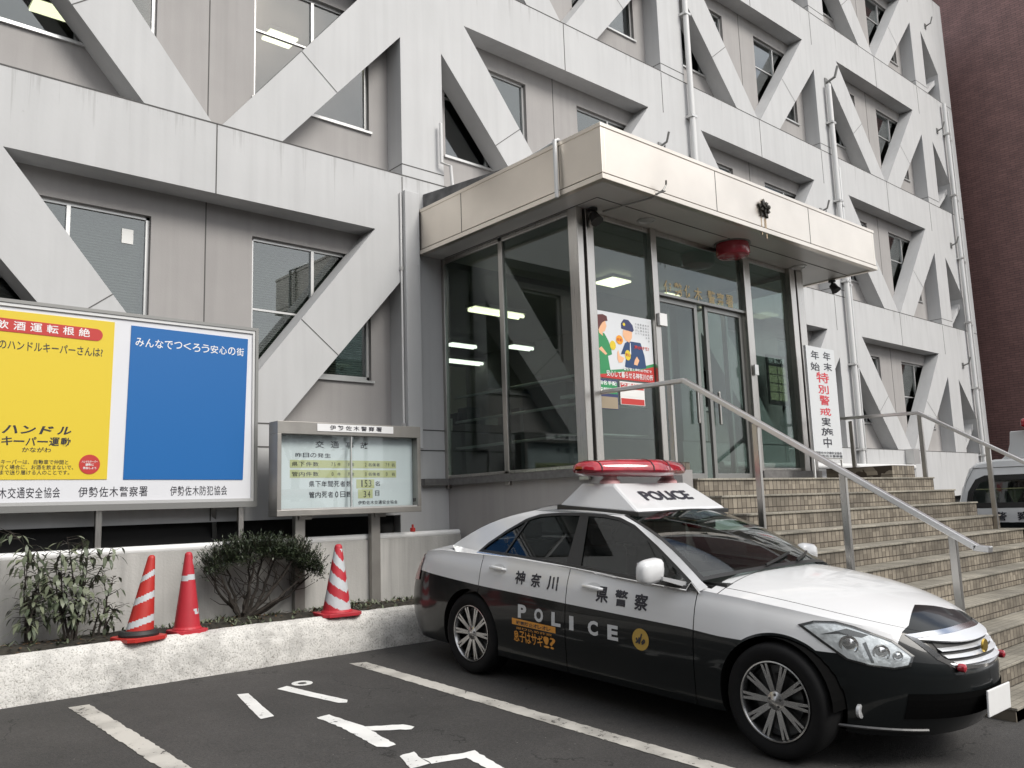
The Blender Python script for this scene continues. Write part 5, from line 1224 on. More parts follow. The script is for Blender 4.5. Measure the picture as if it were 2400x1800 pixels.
# ---- greenhouse
def lerp3(a, b, t): return tuple(a[i]+(b[i]-a[i])*t for i in range(3))
WT = lambda w: (1.60-.13*w*w, .600*w, 1.385-.035*w*w)      # windscreen top  (s, lat, z)
WBs = lambda w: (2.52-.22*w*w, .800*w, 1.035-.070*w*w)     # windscreen base
RT = lambda w: (.36+.12*w*w, .590*w, 1.396-.040*w*w)
RB = lambda w: (-.40+.0*w*w, .765*w, 1.068-.040*w*w)
def wsf(w, t): s_, l_, z = lerp3(WT(w), WBs(w), t); b = .035*math.sin(math.pi*t); return (s_+b*.5, l_, z+b)
def rwf(w, t): s_, l_, z = lerp3(RT(w), RB(w), t); b = .045*math.sin(math.pi*t); return (s_-b*.4, l_, z+b)
def rff(w, t): s_, l_, z = lerp3(RT(w), WT(w), t); b = .028*math.sin(math.pi*t)*(1-.5*w*w); return (s_, l_*(1+.03*math.sin(math.pi*t)), z+b)
ws_ = [i/12-1 for i in range(25)]; ts_ = [i/12 for i in range(13)]
m_ = MB(); m_.grid(lambda w, t: V3(*rff(w, t)), ws_, ts_, flip=True); cb(m_, "roof", 'carwht', smooth=True)
def framed(fn, bw, bt, nm, glass):
    m_ = MB(); n_out = lambda w, t: V3(*fn(w, t)); m_.grid(n_out, [-1+.0+(1.0)*i/12 for i in range(25)], ts_, flip=True)
    o_ = cb(m_, nm, glass, smooth=True)
    b_ = MB(); up = .003
    def F(w, t): p = fn(w, t); return V3(p[0], p[1], p[2]+up)
    for u0, u1, t0, t1 in ((-1, 1, 0, bt), (-1, 1, 1-bt*1.2, 1), (-1, -1+bw, bt, 1-bt*1.2), (1-bw, 1, bt, 1-bt*1.2)):
        nu = 24 if u1-u0 > 1 else 2; nt_ = 12 if t1-t0 > .5 else 2
        b_.grid(F, [u0+(u1-u0)*i/nu for i in range(nu+1)], [t0+(t1-t0)*i/nt_ for i in range(nt_+1)], flip=True)
    cb(b_, "seal", 'trim', o_, smooth=True); return o_
framed(wsf, .035, .03, "windscreen", 'screen'); framed(rwf, .06, .06, "rear_window", 'carglass')
SPY = lambda z: .83-.5116*(z-.95)
DLO = [(.02, 1.005), (.10, 1.075), (.27, 1.185), (.46, 1.285), (.60, 1.325), (.82, 1.345), (1.08, 1.352), (1.30, 1.348), (1.46, 1.332), (1.62, 1.285), (1.88, 1.155), (2.085, 1.043), (2.24, .955), (2.315, .906), (2.22, .915), (1.81, .932), (1.09, .969), (.5, .992), (.2, 1.001)]
def inset(poly, d):
    n = len(poly); out = []; 
    for i in range(n):
        a_, b_, c_ = Vector(poly[i-1]), Vector(poly[i]), Vector(poly[(i+1) % n]); e1 = (b_-a_).normalized(); e2 = (c_-b_).normalized()
        n1, n2 = Vector((e1.y, -e1.x)), Vector((e2.y, -e2.x)); nn = (n1+n2); L_ = nn.length
        nn = nn/L_ if L_ > .3 else n1; k_ = 1/max(.35, nn.dot(n1)); out.append((b_.x+nn.x*d*k_, b_.y+nn.y*d*k_))
    return out
for sg in (-1, 1):
    outer = [rff(1, t/8) for t in range(9)]+[wsf(1, t/8) for t in range(1, 9)]
    belt = []
    s_ = 2.26
    while s_ > -.36: belt.append((s_, .836, sm(HB, s_)-.002)); s_ -= .12
    outer += [(2.36, .815, .935)]+belt+[rwf(1, 1-t/8) for t in range(0, 8)]
    hole = [(a_, SPY(b_), b_) for a_, b_ in DLO]
    P2 = [[Vector((p[0], p[2], 0)) for p in outer], [Vector((p[0], p[2], 0)) for p in hole]]
    tri = tessellate_polygon(P2); allp = outer+hole
    m_ = MB(); m_.add([V3(p[0], sg*p[1], p[2]) for p in allp], [tuple(t) if sg > 0 else tuple(reversed(t)) for t in tri])
    no = len(outer); nh = len(hole)
    m_.add([V3(p[0], sg*p[1], p[2]) for p in hole]+[V3(p[0], sg*(p[1]-.02), p[2]) for p in hole], [(i, (i+1) % nh, (i+1) % nh+nh, i+nh) for i in range(nh)])
    sf = cb(m_, "side_frame", 'carwht', smooth=True, angle=25)
    def sp(a_, b_, o_=0): return V3(a_, sg*(SPY(b_)+o_), b_)
    ii = inset(DLO, .016); m_ = MB(); n = len(DLO); oo = inset(DLO, -.006)
    m_.add([sp(*q, .003) for q in oo]+[sp(*q, .004) for q in ii]+[sp(*q, -.012) for q in ii], [(i, (i+1) % n, (i+1) % n+n, i+n) for i in range(n)]+[(i+n, (i+1) % n+n, (i+1) % n+2*n, i+2*n) for i in range(n)])
    cb(m_, "window_trim", 'trim', sf)
    lw_ = [q for q in oo if q[1] < 1.01][::-1]
    m_ = MB(); low = sorted([q for q in oo if q[1] < 1.012 and q[0] > -.1], key=lambda q: q[0]); m_.tube([sp(q[0], q[1]-.004, .006) for q in low], .006, 6); cb(m_, "belt_moulding", 'chrome', sf)
    m_ = MB(); m_.flat([sp(1.075, .962, .0005), sp(1.235, .958, .0005), sp(1.135, 1.352, .0005), sp(1.045, 1.352, .0005)]); cb(m_, "door_pillar", 'trim', sf); m_ = MB()
    m_.flat([sp(.33, .985, .0005), sp(.352, .985, .0005), sp(.50, 1.30, .0005), sp(.478, 1.30, .0005)]) ; cb(m_, "door_pillar", 'trim', sf)
    for a0, a1 in (("side_window", (-1, 1.16)), ("side_window", (1.10, 3))):
        lo_, hi_ = a1; pts_ = [q for q in inset(DLO, .008)]
        ext = []
        for i, q in enumerate(pts_):
            q2 = pts_[(i+1) % len(pts_)]; X_ = 1.12
            ins = (q[0] < X_) if lo_ < 0 else (q[0] > X_); ins2 = (q2[0] < X_) if lo_ < 0 else (q2[0] > X_)
            if ins: ext.append(q)
            if ins != ins2: t = (X_-q[0])/(q2[0]-q[0]); ext.append((X_, q[1]+(q2[1]-q[1])*t))
        m_ = MB(); m_.flat([sp(q[0], q[1], -.008) for q in ext]); cb(m_, a0, 'carglass', CAR)
# cowl and cabin
m_ = MB(); m_.box(V3(2.25, -.74, .93), V3(2.45, .74, .955)); m_.box(V3(-.38, -.78, .985), V3(.25, .78, 1.0)); m_.box(V3(1.85, -.78, .80), V3(2.36, .78, .94)); m_.box(V3(-.3, -.80, .55), V3(2.4, .80, .58))
for sg in (-1, 1): m_.box(V3(-.3, sg*.79, .5), V3(2.35, sg*.80, .9))
cb(m_, "dashboard", 'trim')
for s0, wd_ in ((1.05, ((-.38, .48), (.38, .48))), (.25, ((0, 1.25),))):
    for lat, w_ in wd_:
        m_ = MB(); m_.box(V3(s0-.12, lat-w_/2, .58), V3(s0+.06, lat+w_/2, 1.09)); m_.box(V3(s0, lat-w_/2, .58), V3(s0+.45, lat+w_/2, .70))
        q = cb(m_, "seat", 'seat', bevel=.04)
        for hl in ((lat,) if w_ < 1 else (-.4, .4)): MB().box(V3(s0-.10, hl-.13, 1.10), V3(s0, hl+.13, 1.26)).build("headrest", 'seat', q, local=True, bevel=.03)
m_ = MB(); pp = [Vector(V3(1.72+.07*math.sin(a_), -.38+.18*math.cos(a_), .95+.165*math.sin(a_))) for a_ in [i*math.pi/10 for i in range(21)]]; m_.tube(pp, .014, 6, cap=False); m_.bar(V3(1.70, -.55, .95), V3(1.70, -.21, .95), .03, .04); m_.bar(V3(1.72, -.38, .93), V3(2.0, -.38, .86), .05, .05); cb(m_, "steering_wheel", 'trim', smooth=True)
m_ = MB(); m_.box(V3(1.74, -.12, 1.25), V3(1.77, .12, 1.31)); cb(m_, "interior_mirror", 'trim', bevel=.01)
m_ = MB(); m_.flat([V3(1.62, .12, 1.305), V3(1.62, .56, 1.285), V3(1.78, .56, 1.21), V3(1.78, .12, 1.23)]); cb(m_, "sun_visor", mat("pale visor", (.30, .34, .31), .8))
m_ = MB()
for w0 in (-.42, .02):
    for k in range(10):
        t = k/9; w_ = w0+.5*t; p = wsf(w_*.95, .97-.10*t); 
        if k: m_.bar(pv, V3(p[0]+.012, p[1], p[2]+.014), .014, .012)
        pv = V3(p[0]+.012, p[1], p[2]+.014)
cb(m_, "wiper", 'trim')
# ---- lamps, grille, plate on the nose
def patch(fn2, poly, out, cell=.02):
    """ triangulate poly given in (p, z) of the wall and lift it off the surface """
    from mathutils.geometry import delaunay_2d_cdt
    pv = [Vector((a_*.7, b_)) for a_, b_ in poly]; n = len(pv); x0, x1 = min(v.x for v in pv), max(v.x for v in pv); y0, y1 = min(v.y for v in pv), max(v.y for v in pv)
    def inside(pt):
        c = False
        for i in range(n):
            a_, b_ = pv[i], pv[i-1]
            if (a_.y > pt.y) != (b_.y > pt.y) and pt.x < (b_.x-a_.x)*(pt.y-a_.y)/(b_.y-a_.y)+a_.x: c = not c
        return c
    def dist(pt):
        m_ = 9
        for i in range(n):
            a_, b_ = pv[i], pv[i-1]; t = max(0, min(1, (pt-a_).dot(b_-a_)/((b_-a_).length_squared or 1))); m_ = min(m_, (pt-a_-(b_-a_)*t).length)
        return m_
    bd = []
    for i in range(n):
        a_, b_ = pv[i], pv[(i+1) % n]; k = max(1, int((b_-a_).length/cell))
        for j in range(k): bd.append(a_.lerp(b_, j/k))
    pts = list(bd); y = y0
    while y < y1:
        x = x0
        while x < x1:
            q = Vector((x, y))
            if inside(q) and dist(q) > cell*.5: pts.append(q)
            x += cell
        y += cell
    v, _, f, *_ = delaunay_2d_cdt(pts, [], [list(range(len(bd)))], 1, 1e-5)
    return [fn2(q.x/.7, q.y) for q in v], [tuple(t) for t in f]
HL = [(1.455, .778), (1.515, .802), (1.62, .806), (1.72, .785), (1.81, .757), (1.93, .718), (2.025, .640), (1.985, .590), (1.90, .575), (1.785, .585), (1.675, .612), (1.56, .70)]
for sg in (-1, 1):
    def S_(out): return lambda p, z: V3(*[c_*(sg if i == 1 else 1) for i, c_ in enumerate(wall(p, z, out))])
    vs, fs = patch(S_(.003), HL, 0, .018); m_ = MB(); m_.add(vs, fs if sg < 0 else [t[::-1] for t in fs]); hl = cb(m_, "headlight", 'lampin', smooth=True)
    if True:
        for (pp_, zz_, rad) in ((1.69, .690, .052), (1.85, .655, .046), (1.935, .64, .028)):
            c = Vector(S_(.004)(pp_, zz_)); n_ = (Vector(S_(.05)(pp_, zz_))-c).normalized(); qn = n_.to_track_quat('Z', 'Y').to_matrix().to_4x4()
            l_ = MB(); ll = MB(); ll.lathe([(rad, .0), (rad*1.02, .005), (rad*.86, .006), (rad*.7, .001), (rad*.5, .005), (rad*.2, .008), (.001, .008)], (0, 0, 0), 24)
            l_.add([tuple(Matrix.Translation(c) @ qn @ Vector(v)) for v in ll.v], ll.f)
            cb(l_, "lamp_unit", 'chrome', hl, smooth=True)
        d_ = MB(); vs, fs = patch(S_(.0042), [(1.55, .735), (1.68, .775), (1.80, .745), (1.76, .73), (1.64, .745)], 0, .02); d_.add(vs, fs); vs, fs = patch(S_(.0042), [(1.76, .70), (1.79, .60), (1.805, .60), (1.78, .71)], 0, .02); d_.add(vs, fs); cb(d_, "lamp_divider", 'rimdk', hl)
    ring = inset([(a_*.7, b_) for a_, b_ in HL], .006); ro = inset([(a_*.7, b_) for a_, b_ in HL], -.005); n = len(HL); m_ = MB()
    m_.add([S_(.006)(a_/.7, b_) for a_, b_ in ro]+[S_(.009)(a_/.7, b_) for a_, b_ in ring], [(i, (i+1) % n, (i+1) % n+n, i+n) for i in range(n)]); cb(m_, "lamp_seal", 'trim', hl)
    vs, fs = patch(S_(.013), HL, 0, .018); m_ = MB(); m_.add(vs, fs if sg < 0 else [t[::-1] for t in fs]); cb(m_, "lamp_cover", 'lampclr', hl, smooth=True)
    TL = [(s2p(-.80), .70), (s2p(-.83), .90), (-.95, .92), (-1.22, .90), (-1.30, .76), (-1.25, .69), (-1.0, .675)]
    vs, fs = patch(S_(.010), TL, 0, .025); m_ = MB(); m_.add(vs, fs if sg > 0 else [t[::-1] for t in fs]); cb(m_, "tail_light", 'taillens', smooth=True)
def nose(lat, z, out=0):
    """ point on the nose at this lateral position """
    lo, hi = 1.0, 1+math.pi/2
    for _ in range(40):
        m2 = (lo+hi)/2
        if wall(m2, z)[1] > abs(lat): lo = m2
        else: hi = m2
    q = wall(lo, z, 0); return V3(q[0]+out, lat, z)
GR = [(-.47, .748), (-.34, .758), (0, .765), (.34, .758), (.47, .748), (.39, .62), (.30, .565), (0, .55), (-.30, .565), (-.39, .62)]
def gpoly(sc, dz=0): return [(a_*sc[0], .665+(b_-.665)*sc[1]+dz) for a_, b_ in GR]
def gp(poly, out, sub=6):
    pts = []
    n = len(poly)
    for i in range(n):
        a_, b_ = poly[i], poly[(i+1) % n]
        for j in range(sub): pts.append((a_[0]+(b_[0]-a_[0])*j/sub, a_[1]+(b_[1]-a_[1])*j/sub))
    return pts
o1, o2, o3 = gp(gpoly((1.0, 1.0)), 0), gp(gpoly((.93, .80)), 0), gp(gpoly((.90, .74)), 0); n = len(o1)
m_ = MB(); m_.add([nose(a_, b_, .004) for a_, b_ in o1]+[nose(a_, b_, .022) for a_, b_ in o2]+[nose(a_, b_, .004) for a_, b_ in o3], [(i, (i+1) % n, (i+1) % n+n, i+n) for i in range(n)]+[(i+n, (i+1) % n+n, (i+1) % n+2*n, i+2*n) for i in range(n)])
gr = cb(m_, "grille", 'chrome', smooth=True, angle=40)
m_ = MB(); rows = 8
gl = [(lat/20, z) for lat in range(-7, 8) for z in (0,)]
m_.grid(lambda a_, b_: nose(a_*(1-.35*(.74-b_)), b_, .005), [i/20*.36/.35 for i in range(-7, 8)], [.575+.17*i/6 for i in range(7)]); cb(m_, "grille_mesh", 'black', gr)
m_ = MB()
m_.grid(lambda a_, t: nose(a_*(1-.05*t), .762-.012*abs(a_/.44)**2-.060*t*(1-.55*abs(a_/.44)**2), .002+.050*t*(1-.6*abs(a_/.44)**3)), [i/16*.45 for i in range(-16, 17)], [0, .35, .7, 1], flip=True)
m_.grid(lambda a_, t: nose(a_*.95, .762-.012*abs(a_/.44)**2-.060*(1-.55*abs(a_/.44)**2)-.012*t, .002+.050*(1-.6*abs(a_/.44)**3)-.03*t), [i/16*.45 for i in range(-16, 17)], [0, 1], flip=True)
for z in (.605, .640, .675):
    m_.grid(lambda a_, t: nose(a_*(1-.8*(.70-z)), z-.014*t, .006+.020*t), [i/12*.36 for i in range(-12, 13)], [0, 1], flip=True)
    m_.grid(lambda a_, t: nose(a_*(1-.8*(.70-z)), z-.014-.004*t, .026-.02*t), [i/12*.36 for i in range(-12, 13)], [0, 1], flip=True)
cb(m_, "grille_bar", mat("satin chrome", (.85, .86, .87), .38, .75), gr)
m_ = MB(); c = Vector(nose(0, .665, .055)); m_.lathe([(.001, -.006), (.036, -.004), (.040, .004), (.034, .010), (.001, .008)], (c.x, c.y, c.z), 24, 'y'); m_.v = [(v[0], c.y-(v[1]-0)+0 if False else v[1], v[2]) for v in m_.v]
cb(m_, "bonnet_badge", mat("gold badge", (.55, .38, .08), .3, .9), gr, smooth=True)
for lat in (-.29, .29):
    c = Vector(nose(lat, .575, .03)); m_ = MB(); m_.lathe([(.022, .02), (.024, .0), (.022, -.014), (.012, -.020), (.001, -.021)], (c.x, c.y, c.z), 20, 'y'); cb(m_, "front_flasher", 'beacon', smooth=True)
m_ = MB(); m_.grid(lambda a_, b_: nose(a_, b_, .006), [i/10*.55 for i in range(-10, 11)], [.30+.14*i/4 for i in range(5)]); cb(m_, "lower_intake", 'well')
for lat in (-.68, .68):
    c = Vector(nose(lat, .33, -.008)); m_ = MB(); m_.lathe([(.040, .01), (.040, -.006), (.030, -.010), (.001, -.004)], (c.x, c.y, c.z), 20, 'y'); cb(m_, "fog_lamp", 'lampin', smooth=True)
m_ = MB(); y_ = nose(0, .40, .035)[1]; m_.box((-.165, y_-.012, .30), (.165, y_, .445)); m_.build("number_plate", 'white', CAR, local=True, bevel=.004)
m_ = MB(); m_.tube([nose(-.78+.01*i, .245-.0004*i, .004) for i in range(0, 40, 4)], .010, 6); cb(m_, "bumper_lip", 'rimdk')
# ---- handles, mirrors, filler lines
for sg in (-1, 1):
    W_ = lambda s_, z, o_: V3(s_, sg*(wall(s2p(s_), z)[1]+o_), z)
    for s0, z0, key in ((.24, .895, 'rear_door'), (1.30, .845, 'front_door')):
        par = PO[key+('_near' if sg < 0 else '_far')]
        m_ = MB()
        m_.add([W_(s0+.015+.09+.075*math.cos(t_), z0+.033*math.sin(t_), .0008) for t_ in [k*math.pi/8 for k in range(16)]], [tuple(range(16))])
        cb(m_, "handle_recess_shade", mat("handle recess shade", (.50, .505, .51), .4), par)  # flat disc; shade of the recess is put into its greyer white
        m_ = MB(); m_.tube([W_(s0, z0+.002, .004), W_(s0+.02, z0+.004, .022), W_(s0+.10, z0+.002, .028), W_(s0+.18, z0-.004, .022), W_(s0+.20, z0-.006, .004)], [.011, .014, .015, .014, .011], 10); cb(m_, "handle", 'carwht', par, smooth=True)
    m_ = MB(); c = Vector(V3(2.02, sg*.985, 1.02)); bm_ = []
    nu, nv = 16, 12
    for i in range(nu+1):
        for j in range(nv):
            th = math.pi*i/nu; ph = 2*math.pi*j/nv; e = .62
            cx_, cy_, cz_ = (abs(math.cos(th))**e)*(1 if math.cos(th) > 0 else -1), (abs(math.sin(th)*math.cos(ph))**e)*(1 if math.cos(ph) > 0 else -1), (abs(math.sin(th)*math.sin(ph))**e)*(1 if math.sin(ph) > 0 else -1)
            bm_.append((c.x+cx_*.115, c.y+(cy_*.062 if cy_ < 0 else cy_*.04), c.z+cz_*.082+(.01*cx_*-sg)))
    m_.add(bm_, [(i*nv+j, i*nv+(j+1) % nv, (i+1)*nv+(j+1) % nv, (i+1)*nv+j) for i in range(nu) for j in range(nv)]); mr_ = cb(m_, "door_mirror", 'carwht', smooth=True, angle=70)
    m_ = MB(); m_.box(V3(1.975, sg*.985-.075, .965), V3(1.982, sg*.985+.075, 1.075)); cb(m_, "mirror_glass", 'chrome', mr_, bevel=.003)
    m_ = MB(); m_.add([V3(2.06, sg*.83, .935), V3(2.20, sg*.83, .92), V3(2.20, sg*.83, .955), V3(2.06, sg*.83, .96), V3(2.02, sg*.93, .965), V3(2.09, sg*.93, .96), V3(2.09, sg*.93, .985), V3(2.02, sg*.93, .99)], [(0, 1, 5, 4), (1, 2, 6, 5), (2, 3, 7, 6), (3, 0, 4, 7), (4, 5, 6, 7)]); cb(m_, "mirror_stalk", 'carwht', mr_)
    # lettering on the flank
    wm = lambda s_, z: V3(s_, sg*(wall(s2p(s_), z)[1]+.0022), z)
    def car_text(body, a_, b_, z0a, z0b, hh, key, bold, m, name="lettering", gap=.8, par=CAR):
        t_ = MB(); n_ = len(body); p_ = (b_-a_)/(n_-1+gap)
        for i, ch in enumerate(body):
            if ch == ' ': continue
            f_ = i/max(1, n_-1); s0_ = a_+i*p_; z_ = z0a+(z0b-z0a)*f_; w_ = p_*gap*(.45 if ch == 'I' else 1)
            if bold < 0 and sg < 0: heavy(t_, ch, lambda a1, b1, o1: V3(a1, sg*(wall(s2p(a1), b1)[1]+.0022+o1), b1), s0_, z_, s0_+w_, z_+hh, w=-bold, bold=.008)
            elif sg < 0: text(t_, ch, wm, s0_, z_, s0_+w_, z_+hh, bold)
            else: text(t_, ch, wm, a_+b_-s0_, z0a+(z0b-z0a)*(1-f_), a_+b_-s0_-w_, z0a+(z0b-z0a)*(1-f_)+hh, abs(bold))
        return cb(t_, name, m, par)
    pd, fd = PO['rear_door_near' if sg < 0 else 'rear_door_far'], PO['front_door_near' if sg < 0 else 'front_door_far']
    car_text("神奈川", .565, 1.04, .795, .785, .098, 0, -.0026, 'ink', gap=.60, par=pd); car_text("県警察", 1.44, 1.91, .752, .738, .105, 0, -.0026, 'ink', gap=.62, par=fd)
    car_text("POLICE", .62, 1.66, .540, .507, .102, 0, .045, 'silver_txt', gap=.52)
    m_ = MB(); m_.flat([wm(.55, .482), wm(1.04, .474), wm(1.04, .520), wm(.55, .530)]); cb(m_, "orange_sticker", 'oran_txt', pd)
    wm2 = wm; wm = lambda s_, z: V3(s_, sg*(wall(s2p(s_), z)[1]+.0040), z)
    car_text("被害防止オレオレ", .60, .99, .487, .482, .030, 0, .02, 'ink', gap=.9, par=pd); car_text("息子はサギ!?", .565, 1.035, .355, .352, .085, 0, .01, 'oran_txt', gap=.92, par=pd); car_text("振り込め詐欺", .60, 1.0, .450, .446, .018, 0, .0, 'oran_txt', gap=.85, par=pd)
    wm = lambda s_, z: V3(s_, sg*(wall(s2p(s_), z)[1]+.0025), z)
    m_ = MB(); m_.add([wm(1.862+.072*math.cos(t_), .548+.072*math.sin(t_)) for t_ in [k*math.pi/16 for k in range(32)]], [tuple(range(32)) if sg > 0 else tuple(range(31, -1, -1))]); rd_ = cb(m_, "gold_roundel", 'gold_em', fd)
    wl_ = lambda s_, z: V3(s_, sg*(wall(s2p(s_), z)[1]+.005), z); m_ = MB(); d0 = 1 if sg < 0 else -1
    for st_ in (((-.035, .008), (-.022, -.022), (-.008, .012)), ((-.012, -.03), (.0, .0), (.012, .038)), ((.010, -.020), (.034, .004), (.038, -.012), (.012, -.03)), ((-.04, -.026), (-.02, -.012), (.0, .006))):
        q_ = [wl_(1.862+d0*a_, .548+b_) for a_, b_ in st_]
        for a_, b_ in zip(q_, q_[1:]): m_.bar(a_, b_, .010, .002, up=(1, 0, 0))
    cb(m_, "emblem_mark", 'ink', rd_)
# ---- light bar and its raised housing
m_ = MB()
def fr_(s0, s1, w_, z): return [V3(s0, -w_, z), V3(s1, -w_, z), V3(s1, w_, z), V3(s0, w_, z)]
L0 = fr_(.74, 1.56, .55, 1.36); L1 = fr_(.74, 1.56, .55, 1.41); L1[1] = V3(1.56, -.55, 1.385); L1[2] = V3(1.56, .55, 1.385); L2 = fr_(.90, 1.24, .46, 1.582)
m_.add(L0+L1+L2, [(i, (i+1) % 4, (i+1) % 4+4, i+4) for i in range(4)]+[(i+4, (i+1) % 4+4, (i+1) % 4+8, i+8) for i in range(4)]+[(8, 9, 10, 11)])
hs = cb(m_, "light_bar_housing", 'carwht', bevel=.035)
m_ = MB(); q0 = fr_(.722, 1.578, .568, 1.345); q1 = fr_(.722, 1.578, .568, 1.41); q1[1] = V3(1.578, -.568, 1.378); q1[2] = V3(1.578, .568, 1.378)
m_.add(q0+q1, [(i, (i+1) % 4, (i+1) % 4+4, i+4) for i in range(4)]+[(4, 5, 6, 7)]); cb(m_, "gasket", 'trim', hs, bevel=.008)
m_ = MB(); ff = lambda u, v: V3(1.56+(1.24-1.56)*v+.004, u, 1.385+(1.582-1.385)*v+.005)
text(m_, "POLICE", ff, -.31, .34, .28, .68, .03); cb(m_, "lettering", 'ink', hs)
def bar_sec(lat):
    a_ = abs(lat)/.60; s0 = 1.22-.20*a_**1.25; hw = .155*(1-.25*a_**3); zt_ = 1.775-.022*a_**3; zb = 1.632+.008*a_**3
    if a_ > .9: k = math.sqrt(max(0, 1-((a_-.9)/.12)**2)); hw *= .35+.65*k; zt_ = 1.70+(zt_-1.70)*(.3+.7*k); zb = 1.70+(zb-1.70)*(.3+.7*k)
    return s0, hw, zb, zt_
sec = [(-1, .0), (-.97, .35), (-.80, .72), (-.55, .94), (-.2, 1.0), (.2, 1.0), (.55, .94), (.80, .72), (.97, .35), (1, 0)]
lats = [-.612]+[-.60+.04*i for i in range(31)]+[.612]
def bsf(lat, k, lo=False):
    s0, hw, zb, zt_ = bar_sec(lat); zm = zb+(zt_-zb)*.38
    a_, b_ = sec[k]; return V3(s0+a_*hw, lat, zm+(zt_-zm)*b_) if not lo else V3(s0+a_*hw, lat, zm-(zm-zb)*b_)
m_ = MB(); m_.grid(lambda a_, k: bsf(a_, int(k)), lats, list(range(10)), flip=False); bl_ = (m_.add([bsf(-.612, k) for k in range(10)], [tuple(range(10))]), m_.add([bsf(.612, k) for k in range(10)], [tuple(range(9, -1, -1))]), cb(m_, "light_bar", 'beacon', smooth=True, angle=50))[-1]
m_ = MB(); m_.grid(lambda a_, k: bsf(a_, int(k), True), lats, list(range(10)), flip=True); cb(m_, "lower_lens", 'beacon_dk', bl_, smooth=True)
m_ = MB()
for l0 in (-.10, .10, -.52, .52):
    for k in range(9): m_.bar(tuple(Vector(bsf(l0, k))*1), tuple(Vector(bsf(l0, k+1))), .010, .006)
cb(m_, "lens_rib", 'trim', bl_)
m_ = MB()
for l0 in (-.38, .38): m_.lathe([(.055, 1.645), (.06, 1.70), (.045, 1.74), (.001, 1.745)], (l0, -bar_sec(l0)[0], 0), 16)
m_.box(V3(1.14, -.09, 1.64), V3(1.30, .09, 1.73)); cb(m_, "reflector", mat("beacon reflector", (.6, .3, .3), .2, .8), bl_)
for l0 in (-.36, .36):
    m_ = MB(); s0 = bar_sec(l0)[0]; m_.lathe([(.085, 1.575), (.08, 1.60), (.055, 1.62), (.055, 1.645)], (l0, -s0, 0), 20); cb(m_, "bar_mount", mat("mount with red reflection", (.52, .28, .28), .4), bl_, smooth=True)  # white mounts with the bar's red reflection put into their colour
m_ = MB(); m_.tube([V3(.62, .15, 1.43), V3(.58, .15, 1.62)], .004, 6); m_.lathe([(.02, 1.435), (.014, 1.46)], (.15, -.62, 0), 10); cb(m_, "aerial", 'trim')
# ================================================================ WHITE VAN
M['vwht'] = mat("white van paint", (.72, .73, .73), .3, coat=1); M['vglass'] = glass_mat("van glass", (.30, .34, .33), ior=1.5)
VX, VY = 13.0, 5.12                    # near side plane, tail
van = thing("police_van", "white boxy police van with a black lower half parked beyond the steps", "van", (VX+.8, VY, gz(5)))
g0 = gz(4)
# side profile in (distance ahead of the tail, height): body then cabin
PFV = [(.0, .35), (-.02, .75), (.02, 1.15), (.10, 1.50), (.20, 1.78), (.30, 1.86), (.55, 1.895), (2.35, 1.88), (2.62, 1.78), (3.0, 1.22), (3.42, 1.02), (3.52, .62), (3.50, .30)]
def vsec(u, k):   # k 0..1 across the width, tumblehome above 1.05 m
    return None
def vy(s_): return VY-s_
def half(z): return .80-(.0 if z < 1.0 else .17*((z-1.0)/.9)**1.6)
m_ = MB(); n = len(PFV); rows = []
lat = [-1, -.94, -.8, -.4, 0, .4, .8, .94, 1]
for q in PFV:
    for l_ in lat:
        rd = .035*(abs(l_) > .97)
        s_c = (q[0]-1.7)*(1-rd*.5)+1.7; z_c = q[1]-(rd*.9 if q[1] > 1.5 else 0)
        m_.v.append((VX+.80+l_*half(q[1])*(1-.0*rd), vy(s_c), g0+z_c))
nl = len(lat)
for i in range(n-1):
    for j in range(nl-1): m_.f.append((i*nl+j, i*nl+j+1, (i+1)*nl+j+1, (i+1)*nl+j)); m_.m.append(1 if PFV[i+1][1] < .99 and (i < 2 or i > 9) else 0)
vb = m_.build("body", ['vwht', 'carblk'], van, smooth=True, angle=40)
def vs_(s_, z, o_=0, side=-1): return (VX+.80+side*(half(z)+o_), vy(s_), g0+z)
